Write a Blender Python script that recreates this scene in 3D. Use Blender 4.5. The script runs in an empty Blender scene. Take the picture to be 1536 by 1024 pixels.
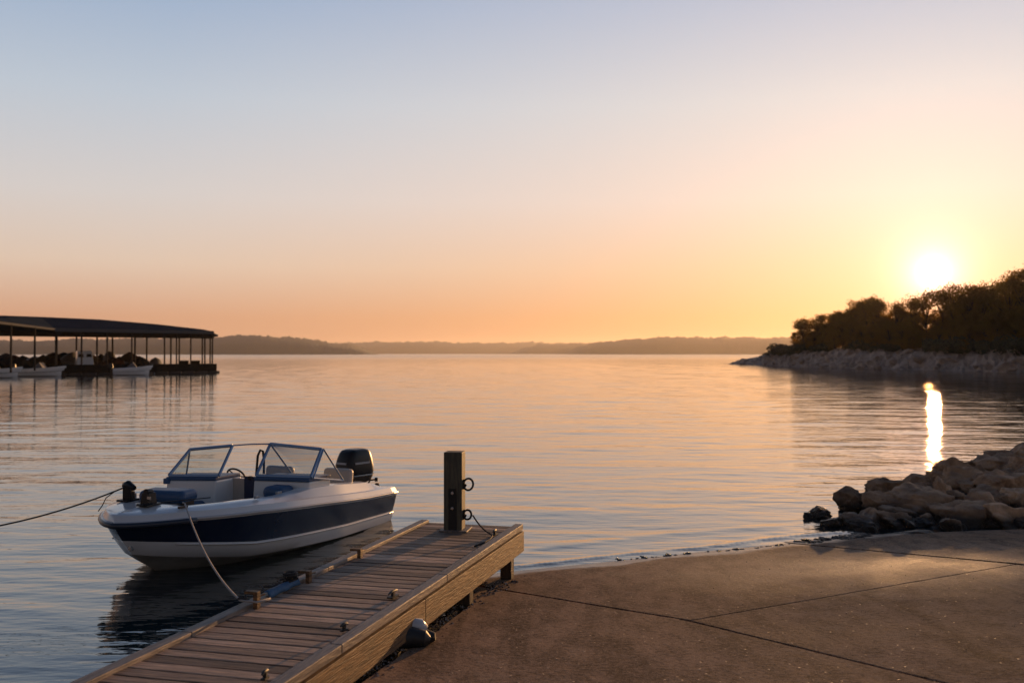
import bpy, bmesh, math, random
import numpy as np
from mathutils import Vector, Matrix
R = math.radians
random.seed(7)
S = bpy.context.scene

# ------------------------------------------------------------------ camera
H = 2.4; FPX = 1493.3; CX = 768.0; CY = 530.0
cam_d = bpy.data.cameras.new('camera'); cam = bpy.data.objects.new('camera', cam_d)
S.collection.objects.link(cam); S.camera = cam
cam.location = (0, 0, H); cam.rotation_euler = (R(90 + 0.69), 0, 0)
cam_d.lens = 35; cam_d.sensor_width = 36; cam_d.clip_start = 0.1; cam_d.clip_end = 30000
cam_d.dof.use_dof = True; cam_d.dof.focus_distance = 10.0; cam_d.dof.aperture_fstop = 2.2
def ray(px, py): return ((px - CX) / FPX, (CY - py) / FPX)
def atd(px, py, d): a, b = ray(px, py); return Vector((a * d, d, H + b * d))
def atz(px, py, z): a, b = ray(px, py); d = (z - H) / b; return Vector((a * d, d, z))

# ------------------------------------------------------------------ sky, sun, exposure
SUN_AZ, SUN_EL = R(22.95), R(4.22)
sun_dir = Vector((math.sin(SUN_AZ) * math.cos(SUN_EL), math.cos(SUN_AZ) * math.cos(SUN_EL), math.sin(SUN_EL)))
W = bpy.data.worlds.new('World'); S.world = W; W.use_nodes = True
nt = W.node_tree; N = nt.nodes; L = nt.links; N.clear()
def nd(t, **k):
    n = N.new(t)
    for a, b in k.items(): setattr(n, a, b)
    return n
def mth(op, a, b=None, clamp=False):
    n = nd('ShaderNodeMath', operation=op, use_clamp=clamp)
    for i, v in enumerate((a, b)):
        if v is None: continue
        if isinstance(v, (int, float)): n.inputs[i].default_value = v
        else: L.new(v, n.inputs[i])
    return n.outputs[0]
sky = nd('ShaderNodeTexSky', sky_type='NISHITA', sun_disc=False, sun_elevation=SUN_EL, sun_rotation=SUN_AZ, altitude=100, air_density=1.0, dust_density=2.0, ozone_density=2.0)
tc = nd('ShaderNodeTexCoord')
nrm = nd('ShaderNodeVectorMath', operation='NORMALIZE'); L.new(tc.outputs['Generated'], nrm.inputs[0])
sep = nd('ShaderNodeSeparateXYZ'); L.new(nrm.outputs[0], sep.inputs[0])
dot = nd('ShaderNodeVectorMath', operation='DOT_PRODUCT'); L.new(nrm.outputs[0], dot.inputs[0]); dot.inputs[1].default_value = sun_dir
ang = mth('ARCCOSINE', mth('MINIMUM', dot.outputs['Value'], 0.999999))          # angle from the sun, radians
def lin(c): return tuple((v / 255 / 12.92 if v / 255 < .04045 else ((v / 255 + .055) / 1.055) ** 2.4) for v in c) + (1,)
def ramp(src, stops, space='LINEAR'):
    n = nd('ShaderNodeValToRGB'); L.new(src, n.inputs[0]); cr = n.color_ramp; cr.interpolation = space
    for i, (p, c) in enumerate(stops):
        e = cr.elements[i] if i < 2 else cr.elements.new(p)
        e.position = p; e.color = lin(c)
    return n.outputs[0]
el = mth('MAXIMUM', sep.outputs['Z'], 0.0)
away = ramp(el, [(0.0, (214, 158, 124)), (0.035, (222, 168, 136)), (0.085, (232, 205, 184)), (0.15, (222, 214, 210)), (0.24, (197, 207, 219)), (0.33, (163, 184, 212)), (0.55, (72, 98, 135)), (1.0, (38, 64, 100))])
near = ramp(el, [(0.0, (228, 148, 92)), (0.035, (238, 168, 114)), (0.085, (242, 194, 158)), (0.15, (244, 218, 204)), (0.24, (232, 224, 220)), (0.33, (204, 206, 219)), (0.55, (92, 112, 142)), (1.0, (40, 66, 102))])
sidef = ramp(mth('DIVIDE', ang, math.pi), [(0.0, (255, 255, 255)), (0.09, (225, 225, 225)), (0.24, (60, 60, 60)), (0.4, (0, 0, 0))])
mx = nd('ShaderNodeMixRGB', blend_type='MIX'); L.new(sidef, mx.inputs[0]); L.new(away, mx.inputs[1]); L.new(near, mx.inputs[2])
mx2 = nd('ShaderNodeMixRGB', blend_type='MIX'); mx2.inputs[0].default_value = 0.12
sk = nd('ShaderNodeVectorMath', operation='SCALE'); L.new(sky.outputs[0], sk.inputs[0]); sk.inputs['Scale'].default_value = 0.10
L.new(mx.outputs[0], mx2.inputs[1]); L.new(sk.outputs[0], mx2.inputs[2])
def glow(amp, sig, col):
    v = mth('MULTIPLY', mth('EXPONENT', mth('MULTIPLY', ang, -1.0 / sig)), amp)
    n = nd('ShaderNodeVectorMath', operation='SCALE'); n.inputs[0].default_value = col; L.new(v, n.inputs['Scale']); return n.outputs[0]
def add(a, b):
    n = nd('ShaderNodeVectorMath', operation='ADD'); L.new(a, n.inputs[0]); L.new(b, n.inputs[1]); return n.outputs[0]
g1 = glow(0.13, 0.15, (1.0, 0.42, 0.36)); g2 = add(glow(2.8, 0.0135, (1.0, 0.64, 0.55)), glow(0.50, 0.05, (1.0, 0.50, 0.42)))
back = ramp(mth('DIVIDE', ang, math.pi), [(0.0, (255, 255, 255)), (0.30, (255, 255, 255)), (0.52, (198, 193, 193)), (1.0, (184, 174, 170))])   # the sky is darker opposite the sun
mb_ = nd('ShaderNodeMixRGB', blend_type='MULTIPLY'); mb_.inputs[0].default_value = 1; L.new(mx2.outputs[0], mb_.inputs[1]); L.new(back, mb_.inputs[2])
tot = add(add(mb_.outputs[0], g1), g2)
bg = nd('ShaderNodeBackground'); L.new(tot, bg.inputs[0]); bg.inputs[1].default_value = 1.0
wo = nd('ShaderNodeOutputWorld'); L.new(bg.outputs[0], wo.inputs[0])
W.cycles.sampling_method = 'MANUAL'; W.cycles.sample_map_resolution = 1024
sl = bpy.data.lights.new('sun', 'SUN'); sl.energy = 5.0; sl.angle = R(0.55); sl.color = (1.0, 0.52, 0.20)
so = bpy.data.objects.new('sun', sl); S.collection.objects.link(so)
so.rotation_euler = (-sun_dir).to_track_quat('-Z', 'Y').to_euler()
S.view_settings.view_transform = 'Standard'; S.view_settings.look = 'None'
S.view_settings.exposure = 0.0; S.view_settings.gamma = 1.0
S.cycles.use_denoising = True
S.cycles.max_bounces = 8; S.cycles.volume_bounces = 0; S.cycles.transparent_max_bounces = 12
S.cycles.sample_clamp_indirect = 6.0; S.cycles.caustics_reflective = True

# ------------------------------------------------------------------ helpers
def link(o): S.collection.objects.link(o); return o
def tag(o, label=None, cat=None, group=None, kind=None):
    if label: o['label'] = label
    if cat: o['category'] = cat
    if group: o['group'] = group
    if kind: o['kind'] = kind
    return o
def empty(name, loc=(0, 0, 0), rz=0, label=None, cat=None, group=None):
    o = link(bpy.data.objects.new(name, None)); o.location = loc; o.rotation_euler = (0, 0, rz)
    o.empty_display_size = .2
    return tag(o, label, cat, group)
def copy_tree(o, parent=None):
    c = o.copy(); link(c); c.parent = parent
    for ch in list(o.children): copy_tree(ch, c)
    return c
class MB:
    def __init__(s): s.v = []; s.f = []; s.m = []; s.r = []; s.mi = 0; s.rv = 0.0
    def add(s, vs, fs):
        b = len(s.v); s.v += [tuple(v) for v in vs]
        for f in fs: s.f.append([b + i for i in f]); s.m.append(s.mi); s.r.append(s.rv)
        return s
    def box(s, c, d, rz=0, rot=None, taper=1.0):
        M = rot or Matrix.Rotation(rz, 3, 'Z'); c = Vector(c); vs = []
        for z in (-.5, .5):
            k = 1.0 if z < 0 else taper
            for x, y in ((-.5, -.5), (.5, -.5), (.5, .5), (-.5, .5)): vs.append(c + M @ Vector((x * d[0] * k, y * d[1] * k, z * d[2])))
        return s.add(vs, [(3, 2, 1, 0), (4, 5, 6, 7), (0, 1, 5, 4), (1, 2, 6, 5), (2, 3, 7, 6), (3, 0, 4, 7)])
    def tube(s, pts, r, n=8, closed=False, caps=True):
        pts = [Vector(p) for p in pts]; k = len(pts)
        rr = r if isinstance(r, (list, tuple)) else [r] * k
        vs = []; up = None
        for i, p in enumerate(pts):
            if closed: t = pts[(i + 1) % k] - pts[i - 1]
            else: t = pts[min(i + 1, k - 1)] - pts[max(i - 1, 0)]
            t.normalize()
            if up is None: up = t.orthogonal().normalized()
            up = (up - t * up.dot(t)); up = up.normalized() if up.length > 1e-6 else t.orthogonal().normalized()
            w = t.cross(up)
            for j in range(n):
                a = 2 * math.pi * j / n; vs.append(p + (up * math.cos(a) + w * math.sin(a)) * rr[i])
        fs = []
        for i in range(k if closed else k - 1):
            for j in range(n):
                a = i * n + j; b = i * n + (j + 1) % n; c = ((i + 1) % k) * n
                fs.append((a, b, c + (j + 1) % n, c + j))
        if caps and not closed: fs += [tuple(range(n))[::-1], tuple((k - 1) * n + j for j in range(n))]
        return s.add(vs, fs)
    def loft(s, rows, cyc=False, mats=None):
        n = len(rows[0]); vs = [p for r_ in rows for p in r_]; b = len(s.v)
        s.v += [tuple(v) for v in vs]
        for i in range(len(rows) - 1):
            for j in range(n if cyc else n - 1):
                a = b + i * n; c = b + (i + 1) * n; j2 = (j + 1) % n
                s.f.append([a + j, a + j2, c + j2, c + j]); s.m.append(mats[j] if mats else s.mi); s.r.append(s.rv)
        return s
    def prism(s, poly, z0, z1):
        n = len(poly); vs = [(p[0], p[1], z0 if len(p) < 3 else p[2] + z0) for p in poly] + [(p[0], p[1], z1 if len(p) < 3 else p[2] + z1) for p in poly]
        return s.add(vs, [tuple(range(n))[::-1], tuple(range(n, 2 * n))] + [(i, (i + 1) % n, n + (i + 1) % n, n + i) for i in range(n)])
    def build(s, name, mats, parent=None, smooth=False, bevel=0, loc=None, rz=0, seg=2, fix=True, weld=0):
        me = bpy.data.meshes.new(name); me.from_pydata(s.v, [], s.f)
        for m in (mats if isinstance(mats, (list, tuple)) else [mats]): me.materials.append(m)
        me.polygons.foreach_set('material_index', s.m)
        at = me.attributes.new('rnd', 'FLOAT', 'FACE'); at.data.foreach_set('value', s.r)
        if fix or weld:
            bm = bmesh.new(); bm.from_mesh(me)
            if weld: bmesh.ops.remove_doubles(bm, verts=bm.verts, dist=weld)
            bmesh.ops.recalc_face_normals(bm, faces=bm.faces); bm.to_mesh(me); bm.free()
        o = link(bpy.data.objects.new(name, me)); o.parent = parent
        if loc is not None: o.location = loc
        o.rotation_euler = (0, 0, rz)
        if smooth: me.polygons.foreach_set('use_smooth', [True] * len(me.polygons))
        if smooth == 'auto':
            me.set_sharp_from_angle(angle=R(35))
        if bevel:
            b = o.modifiers.new('bevel', 'BEVEL'); b.width = bevel; b.segments = seg; b.limit_method = 'ANGLE'; b.angle_limit = R(35)
        return o
def interp(x, pts):
    if x <= pts[0][0]: return pts[0][1]
    for (a, fa), (b, fb) in zip(pts, pts[1:]):
        if x <= b: return fa + (fb - fa) * (x - a) / (b - a)
    return pts[-1][1]
def smooth(a, b, x):
    t = np.clip((x - a) / (b - a), 0, 1); return t * t * (3 - 2 * t)

# ------------------------------------------------------------------ materials
def mat(name, col, rough=.5, metal=0, spec=.5, noise=None, bump=None, rnd=0, stretch=(1, 1, 1), coat=0, extra=None, col2=None):
    """col base; noise=(scale, amount) mottling towards col2; bump=(scale, height m); rnd = colour change per piece"""
    m = bpy.data.materials.new(name); m.use_nodes = True; t = m.node_tree; n = t.nodes; l = t.links
    b = n['Principled BSDF']; b.inputs['Roughness'].default_value = rough; b.inputs['Metallic'].default_value = metal
    b.inputs['Specular IOR Level'].default_value = spec; b.inputs['Coat Weight'].default_value = coat
    b.inputs['Base Color'].default_value = (*col, 1)
    tcn = n.new('ShaderNodeTexCoord'); mp = n.new('ShaderNodeMapping'); mp.inputs['Scale'].default_value = stretch
    l.new(tcn.outputs['Object'], mp.inputs[0]); vec = mp.outputs[0]
    if rnd:
        at = n.new('ShaderNodeAttribute'); at.attribute_name = 'rnd'
        off = n.new('ShaderNodeVectorMath'); off.operation = 'MULTIPLY_ADD'; off.inputs[1].default_value = (37, 19, 23)
        l.new(at.outputs['Fac'], off.inputs[0]); l.new(vec, off.inputs[2]); vec = off.outputs[0]
    cur = None
    if noise:
        tx = n.new('ShaderNodeTexNoise'); tx.inputs['Scale'].default_value = noise[0]; tx.inputs['Detail'].default_value = 8; tx.inputs['Roughness'].default_value = .65
        l.new(vec, tx.inputs['Vector'])
        mr = n.new('ShaderNodeMapRange'); mr.inputs[1].default_value = .37; mr.inputs[2].default_value = .63; l.new(tx.outputs[0], mr.inputs[0]); mr.inputs[4].default_value = noise[1]
        mixn = n.new('ShaderNodeMixRGB'); l.new(mr.outputs[0], mixn.inputs[0]); mixn.inputs[1].default_value = (*col, 1)
        mixn.inputs[2].default_value = (*(col2 or tuple(c * .4 for c in col)), 1); cur = mixn.outputs[0]
    if rnd:
        hs = n.new('ShaderNodeMapRange'); l.new(at.outputs['Fac'], hs.inputs[0]); hs.inputs[3].default_value = 1 - rnd; hs.inputs[4].default_value = 1 + rnd
        sc = n.new('ShaderNodeVectorMath'); sc.operation = 'SCALE'
        if cur: l.new(cur, sc.inputs[0])
        else: sc.inputs[0].default_value = col
        l.new(hs.outputs[0], sc.inputs['Scale']); cur = sc.outputs[0]
    if cur: l.new(cur, b.inputs['Base Color'])
    if bump:
        bt = n.new('ShaderNodeTexNoise'); bt.inputs['Scale'].default_value = bump[0]; bt.inputs['Detail'].default_value = 6; l.new(vec, bt.inputs['Vector'])
        bn = n.new('ShaderNodeBump'); bn.inputs['Distance'].default_value = bump[1]; bn.inputs['Strength'].default_value = 1; l.new(bt.outputs[0], bn.inputs['Height']); l.new(bn.outputs[0], b.inputs['Normal'])
    if extra: extra(n, l, b, vec)
    return m
M = {}
M['deck_wood'] = mat('deck_wood', (.48, .335, .24), .7, spec=.3, noise=(3.2, .85), bump=(5, .006), rnd=.6, stretch=(1, 14, 10), col2=(.15, .108, .082))
M['rail_wood'] = mat('rail_wood', (.28, .22, .175), .6, noise=(3, .85), bump=(6, .006), rnd=.15, stretch=(16, 1.3, 12), col2=(.09, .08, .078))
M['fascia_wood'] = mat('fascia_wood', (.24, .12, .042), .65, noise=(2.0, 1), bump=(5, .007), rnd=.2, stretch=(10, 1.5, 22), col2=(.07, .038, .018))
M['post_wood'] = mat('post_wood', (.12, .105, .065), .7, noise=(4, .8), bump=(6, .004), stretch=(12, 12, 1.2), col2=(.035, .035, .028))
M['pile_wood'] = mat('pile_wood', (.09, .06, .035), .6, noise=(4, .8), bump=(6, .006), stretch=(6, 6, 1))
M['gel_white'] = mat('gel_white', (.74, .74, .73), .22, coat=.4, noise=(2.5, .12), col2=(.55, .53, .5))
M['gel_navy'] = mat('gel_navy', (.008, .016, .04), .2, coat=.1, noise=(6, .3), col2=(.03, .035, .05))
M['gel_bottom'] = mat('gel_bottom', (.36, .35, .31), .35, noise=(5, .6), col2=(.2, .19, .16))
M['rub'] = mat('rub_rail', (.5, .5, .5), .3, metal=.0, coat=.3)
M['rub_dark'] = mat('rub_dark', (.03, .04, .06), .35)
M['vinyl_blue'] = mat('vinyl_blue', (.035, .09, .19), .45, bump=(90, .0015))
M['vinyl_tan'] = mat('vinyl_tan', (.5, .44, .38), .5, bump=(90, .0015), noise=(4, .3), col2=(.4, .34, .3))
M['vinyl_navy'] = mat('vinyl_navy', (.012, .02, .06), .45, bump=(90, .0015))
M['alu'] = mat('aluminium', (.20, .29, .43), .35, metal=.4)  # blue of the reflected sky is mixed into the metal colour
M['alu_dull'] = mat('aluminium_dull', (.25, .27, .3), .45, metal=.5)
M['black'] = mat('black_plastic', (.008, .009, .011), .38, spec=.35)
M['black_rub'] = mat('black_rubber', (.018, .018, .018), .55, noise=(20, .5), col2=(.04, .038, .035), bump=(40, .002))
M['silver'] = mat('silver_trim', (.5, .5, .5), .25, metal=.9)
M['steel'] = mat('steel', (.09, .075, .065), .55, metal=.6, noise=(30, .6), col2=(.12, .06, .03))
M['rope_pale'] = mat('rope_pale', (.38, .35, .32), .8, bump=(260, .003))
M['rope_dark'] = mat('rope_dark', (.03, .028, .028), .8, bump=(260, .003))
M['blue_cloth'] = mat('blue_cloth', (.03, .12, .25), .7, noise=(30, .5))
M['concrete_edge'] = mat('concrete_edge', (.03, .024, .018), .35, noise=(6, .7), bump=(20, .02))  # near-black: wet, with the shade under the pier put into the colour
M['roof'] = mat('roof_metal', (.03, .042, .06), .9, spec=0, metal=0, noise=(.4, .4))
M['eave'] = mat('eave_trim', (.10, .10, .10), .8, spec=0)
M['dark_steel'] = mat('dark_steel', (.045, .042, .038), .8, spec=0)
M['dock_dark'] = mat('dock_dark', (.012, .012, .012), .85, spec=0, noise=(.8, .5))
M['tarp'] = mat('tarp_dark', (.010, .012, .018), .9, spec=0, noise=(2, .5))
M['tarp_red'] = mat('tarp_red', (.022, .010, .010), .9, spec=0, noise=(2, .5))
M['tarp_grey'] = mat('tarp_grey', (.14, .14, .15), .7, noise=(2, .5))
M['bark'] = mat('bark', (.06, .045, .03), .9, noise=(3, .6))
def leaf_extra(n, l, b, vec):
    tr = n.new('ShaderNodeBsdfTranslucent'); tr.inputs[0].default_value = (.46, .24, .035, 1); mx_ = n.new('ShaderNodeMixShader'); mx_.inputs[0].default_value = .5
    l.new(b.outputs[0], mx_.inputs[1]); l.new(tr.outputs[0], mx_.inputs[2]); l.new(mx_.outputs[0], n['Material Output'].inputs['Surface'])
M['leaf'] = mat('leaf', (.05, .05, .015), .7, spec=.1, rnd=.5, extra=leaf_extra)
M['scrub'] = mat('scrub', (.07, .07, .03), .7, rnd=.5)

def glass_mat(name='boat_glass'):
    m = bpy.data.materials.new(name); m.use_nodes = True; t = m.node_tree; n = t.nodes; l = t.links
    o = n['Material Output']; n.remove(n['Principled BSDF'])
    a = n.new('ShaderNodeBsdfTransparent'); a.inputs[0].default_value = (.80, .84, .84, 1); g = n.new('ShaderNodeBsdfGlossy'); g.inputs['Roughness'].default_value = .02
    f = n.new('ShaderNodeFresnel'); f.inputs[0].default_value = 1.4; mx_ = n.new('ShaderNodeMixShader'); l.new(f.outputs[0], mx_.inputs[0]); l.new(a.outputs[0], mx_.inputs[1]); l.new(g.outputs[0], mx_.inputs[2]); l.new(mx_.outputs[0], o.inputs[0])
    return m
M['glass'] = glass_mat()

def water_extra(n, l, b, vec):
    b.inputs['IOR'].default_value = 1.75
    tcn = n.new('ShaderNodeTexCoord')
    hs = []
    for sc, rot, w in (((.22, .62, 1), .05, 2.4), ((.9, 2.6, 1), .12, .9), ((3.0, 7.5, 1), -.22, .40), ((9, 16, 1), .5, .05)):
        mp = n.new('ShaderNodeMapping'); mp.inputs['Scale'].default_value = sc; mp.inputs['Rotation'].default_value = (0, 0, rot); l.new(tcn.outputs['Object'], mp.inputs[0])
        tx = n.new('ShaderNodeTexNoise'); tx.inputs['Scale'].default_value = 1; tx.inputs['Detail'].default_value = 2; l.new(mp.outputs[0], tx.inputs['Vector'])
        m_ = n.new('ShaderNodeMath'); m_.operation = 'MULTIPLY'; m_.inputs[1].default_value = w; l.new(tx.outputs[0], m_.inputs[0]); hs.append(m_.outputs[0])
    s_ = hs[0]
    for h_ in hs[1:]:
        a = n.new('ShaderNodeMath'); a.operation = 'ADD'; l.new(s_, a.inputs[0]); l.new(h_, a.inputs[1]); s_ = a.outputs[0]
    bn = n.new('ShaderNodeBump'); bn.inputs['Distance'].default_value = .016; l.new(s_, bn.inputs['Height']); l.new(bn.outputs[0], b.inputs['Normal'])
    # far water is wind-ruffled: rougher out on the open lake than in the cove
    sp = n.new('ShaderNodeSeparateXYZ'); l.new(tcn.outputs['Object'], sp.inputs[0])
    mr = n.new('ShaderNodeMapRange'); mr.inputs[1].default_value = 150; mr.inputs[2].default_value = 700; mr.inputs[3].default_value = .035; mr.inputs[4].default_value = .16
    l.new(sp.outputs['Y'], mr.inputs[0]); l.new(mr.outputs[0], b.inputs['Roughness'])
M['water'] = mat('water', (.006, .018, .024), .03, spec=.5, extra=water_extra)

RAMP_AZ = R(-24.6); RD = Vector((math.sin(RAMP_AZ), math.cos(RAMP_AZ), 0)); RAMP_S = .07
SH0 = .13 * RD.x + 11.1 * RD.y
def ramp_z(x, y): return RAMP_S * (SH0 - (x * RD.x + y * RD.y))
def ramp_pt(px, py):
    a, b = ray(px, py); d = (RAMP_S * SH0 - H) / (b + RAMP_S * (a * RD.x + RD.y)); return Vector((a * d, d, H + b * d))
def ramp_extra(n, l, b, vec):
    tcn = n.new('ShaderNodeTexCoord'); P = tcn.outputs['Object']
    def noise(scale, det=4, st=None):
        v = P
        if st:
            mp = n.new('ShaderNodeMapping'); mp.inputs['Scale'].default_value = st; mp.inputs['Rotation'].default_value = (0, 0, -RAMP_AZ); l.new(P, mp.inputs[0]); v = mp.outputs[0]
        t = n.new('ShaderNodeTexNoise'); t.inputs['Scale'].default_value = scale; t.inputs['Detail'].default_value = det; l.new(v, t.inputs['Vector']); return t.outputs[0]
    def mr(src, a, b_, c=0, d=1):
        m_ = n.new('ShaderNodeMapRange'); l.new(src, m_.inputs[0])
        for i, v in enumerate((a, b_, c, d)): m_.inputs[i + 1].default_value = v
        return m_.outputs[0]
    def mixc(f, a, b_):
        m_ = n.new('ShaderNodeMixRGB'); l.new(f, m_.inputs[0])
        for i, v in ((1, a), (2, b_)):
            if isinstance(v, tuple): m_.inputs[i].default_value = (*v, 1)
            else: l.new(v, m_.inputs[i])
        return m_.outputs[0]
    def m2(op, a, b_):
        m_ = n.new('ShaderNodeMath'); m_.operation = op
        for i, v in ((0, a), (1, b_)):
            if isinstance(v, (int, float)): m_.inputs[i].default_value = v
            else: l.new(v, m_.inputs[i])
        return m_.outputs[0]
    big = noise(.8, 5); mid = noise(5, 6, (1, .5, 1)); fine = noise(26, 4); grit = noise(90, 3)
    c = mixc(mr(big, .35, .65), (.26, .168, .112), (.39, .255, .17))
    c = mixc(mr(mid, .42, .62, 0, .7), c, (.12, .082, .06))
    st_ = noise(1.6, 5, (2.2, .22, 1)); c = mixc(mr(st_, .54, .66, 0, .55), c, (.075, .052, .038))
    bl = noise(2.6, 7); c = mixc(mr(bl, .58, .64, 0, .5), c, (.34, .24, .17))
    c = mixc(mr(fine, .52, .66, 0, .5), c, (.40, .28, .20))
    c = mixc(mr(fine, .47, .34, 0, .5), c, (.05, .032, .022))
    vo = n.new('ShaderNodeTexVoronoi'); vo.inputs['Scale'].default_value = 20; l.new(P, vo.inputs['Vector'])
    peb = mr(vo.outputs['Distance'], .10, .22, 1, 0)
    wn = n.new('ShaderNodeTexWhiteNoise'); l.new(vo.outputs['Position'], wn.inputs['Vector'])
    peb = m2('MULTIPLY', peb, mr(wn.outputs['Value'], .84, .86))
    c = mixc(mr(grit, .54, .62, 0, .42), c, (.42, .30, .21))
    c = mixc(mr(grit, .45, .38, 0, .4), c, (.045, .03, .02))
    c = mixc(peb, c, (.62, .46, .32))
    sp = n.new('ShaderNodeSeparateXYZ'); l.new(P, sp.inputs[0])
    wet = mr(m2('ADD', sp.outputs['Z'], m2('MULTIPLY', noise(1.3, 5), .05)), .040, .052, 1, 0)
    dc = ramp_pt(1345, 846); dv = n.new('ShaderNodeVectorMath'); dv.operation = 'SUBTRACT'; l.new(P, dv.inputs[0]); dv.inputs[1].default_value = dc
    ds = n.new('ShaderNodeVectorMath'); ds.operation = 'MULTIPLY'; l.new(dv.outputs[0], ds.inputs[0]); ds.inputs[1].default_value = (.5, .85, 0); dl = n.new('ShaderNodeVectorMath'); dl.operation = 'LENGTH'; l.new(ds.outputs[0], dl.inputs[0])
    damp = mr(m2('ADD', dl.outputs['Value'], m2('MULTIPLY', noise(1.9, 6), 1.1)), .6, 2.3, 1, 0)      # damp patch, placed to give the low sun's golden sheen
    c = mixc(m2('MULTIPLY', wet, .55), c, (.07, .045, .032))
    l.new(c, b.inputs['Base Color'])
    rgh = m2('ADD', mr(big, .35, .65, .80, .92), m2('ADD', m2('MULTIPLY', wet, -.5), m2('ADD', m2('MULTIPLY', damp, -.26), m2('MULTIPLY', peb, -.22)))); l.new(rgh, b.inputs['Roughness'])
    l.new(m2('ADD', .10, m2('MULTIPLY', m2('MAXIMUM', m2('MAXIMUM', wet, peb), damp), .45)), b.inputs['Specular IOR Level'])
    l.new(mr(m2('MAXIMUM', m2('MAXIMUM', wet, peb), damp), 0, 1, 1.19, 1.42), b.inputs['IOR'])
    h_ = m2('ADD', m2('MULTIPLY', fine, .6), m2('ADD', m2('MULTIPLY', grit, .25), m2('ADD', m2('MULTIPLY', mid, .5), m2('MULTIPLY', peb, .4))))
    h_ = m2('MULTIPLY', h_, mr(wet, 0, 1, 1, .35))
    bn = n.new('ShaderNodeBump'); bn.inputs['Distance'].default_value = .0065; l.new(h_, bn.inputs['Height']); l.new(bn.outputs[0], b.inputs['Normal'])
M['ramp'] = mat('ramp_concrete', (.2, .15, .11), .5, spec=.35, extra=ramp_extra)

def rock_extra(n, l, b, vec):
    g = n.new('ShaderNodeNewGeometry'); sp = n.new('ShaderNodeSeparateXYZ'); l.new(g.outputs['Position'], sp.inputs[0])
    oi = n.new('ShaderNodeObjectInfo')
    t = n.new('ShaderNodeTexNoise'); t.inputs['Scale'].default_value = 4; t.inputs['Detail'].default_value = 8; l.new(g.outputs['Position'], t.inputs['Vector'])
    cr = n.new('ShaderNodeMapRange'); l.new(t.outputs[0], cr.inputs[0]); cr.inputs[1].default_value = .3; cr.inputs[2].default_value = .7
    m1 = n.new('ShaderNodeMixRGB'); l.new(cr.outputs[0], m1.inputs[0]); m1.inputs[1].default_value = (.72, .46, .28, 1); m1.inputs[2].default_value = (.27, .16, .095, 1)
    m0 = n.new('ShaderNodeMixRGB'); m0.blend_type = 'MULTIPLY'; m0.inputs[0].default_value = 1; l.new(m1.outputs[0], m0.inputs[1]); l.new(oi.outputs['Color'], m0.inputs[2])
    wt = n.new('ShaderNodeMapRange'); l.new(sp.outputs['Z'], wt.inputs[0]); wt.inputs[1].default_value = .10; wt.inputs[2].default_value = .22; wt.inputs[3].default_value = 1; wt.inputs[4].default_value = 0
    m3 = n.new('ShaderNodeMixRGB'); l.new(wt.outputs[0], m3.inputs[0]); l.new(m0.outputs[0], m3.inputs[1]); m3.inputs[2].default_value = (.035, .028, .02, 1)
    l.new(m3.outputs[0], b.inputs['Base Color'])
    rr = n.new('ShaderNodeMapRange'); l.new(wt.outputs[0], rr.inputs[0]); rr.inputs[3].default_value = .8; rr.inputs[4].default_value = .3; l.new(rr.outputs[0], b.inputs['Roughness'])
    t2 = n.new('ShaderNodeTexNoise'); t2.inputs['Scale'].default_value = 9; t2.inputs['Detail'].default_value = 8; t2.inputs['Roughness'].default_value = .7; l.new(g.outputs['Position'], t2.inputs['Vector'])
    bn = n.new('ShaderNodeBump'); bn.inputs['Distance'].default_value = .09; l.new(t2.outputs[0], bn.inputs['Height']); l.new(bn.outputs[0], b.inputs['Normal'])
M['rock'] = mat('rock', (.25, .2, .15), .8, extra=rock_extra)
M['soil'] = mat('soil', (.10, .07, .045), .9, noise=(3, .7), bump=(12, .03))
M['limestone'] = mat('limestone', (.56, .43, .34), .85, noise=(.5, .8), bump=(2, .25), col2=(.22, .16, .12))
M['wooded'] = mat('wooded_hill', (.045, .05, .025), .9, noise=(.05, .4), col2=(.03, .034, .017))
M['lakebed'] = mat('lakebed', (.05, .04, .03), .9, noise=(1, .5))
M['pebble'] = mat('pebbles', (.25, .18, .13), .35, rnd=.6)

# ------------------------------------------------------------------ setting: lake bed, water
mb = MB(); Q = 6500; mb.add([(-Q, -Q, -1.8), (Q, -Q, -1.8), (Q, Q, -1.8), (-Q, Q, -1.8)], [(0, 1, 2, 3)])
tag(mb.build('lake_bed', M['lakebed']), kind='structure')

rng = np.random.RandomState(5)
waves = []
for i in range(64):
    lam = 0.26 * (16 ** (i / 63.)) * rng.uniform(.9, 1.1)
    th = rng.normal(0, .36) + (.15 if i % 3 else -.3)
    waves.append((lam, th, rng.uniform(0, 6.28), rng.uniform(.5, 1.3)))
def wave_h(X, Y, sp):
    Z = np.zeros_like(X)
    for lam, th, ph, a in waves:
        k = 2 * math.pi / lam
        slope = .0050 * a * (.80 if lam > .9 else 1.35)
        amp = slope / k
        att = np.clip((lam / sp - 2.2) / 2.0, 0, 1)
        kx, ky = k * math.sin(th), k * math.cos(th)
        # slowly varying patches, so that calm and ruffled water lie side by side
        pat = .75 + .55 * np.sin(X * .21 / (1 + lam) + ph * 3) * np.sin(Y * .13 / (1 + lam) + ph * 5)
        Z += amp * att * pat * np.sin(kx * X + ky * Y + ph + .6 * np.sin(X * .5 + ph))
    return Z * (.9 + .6 * smooth(14, 34, Y))      # the water beside the ramp lies in the lee of the pier and the rocks
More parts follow.
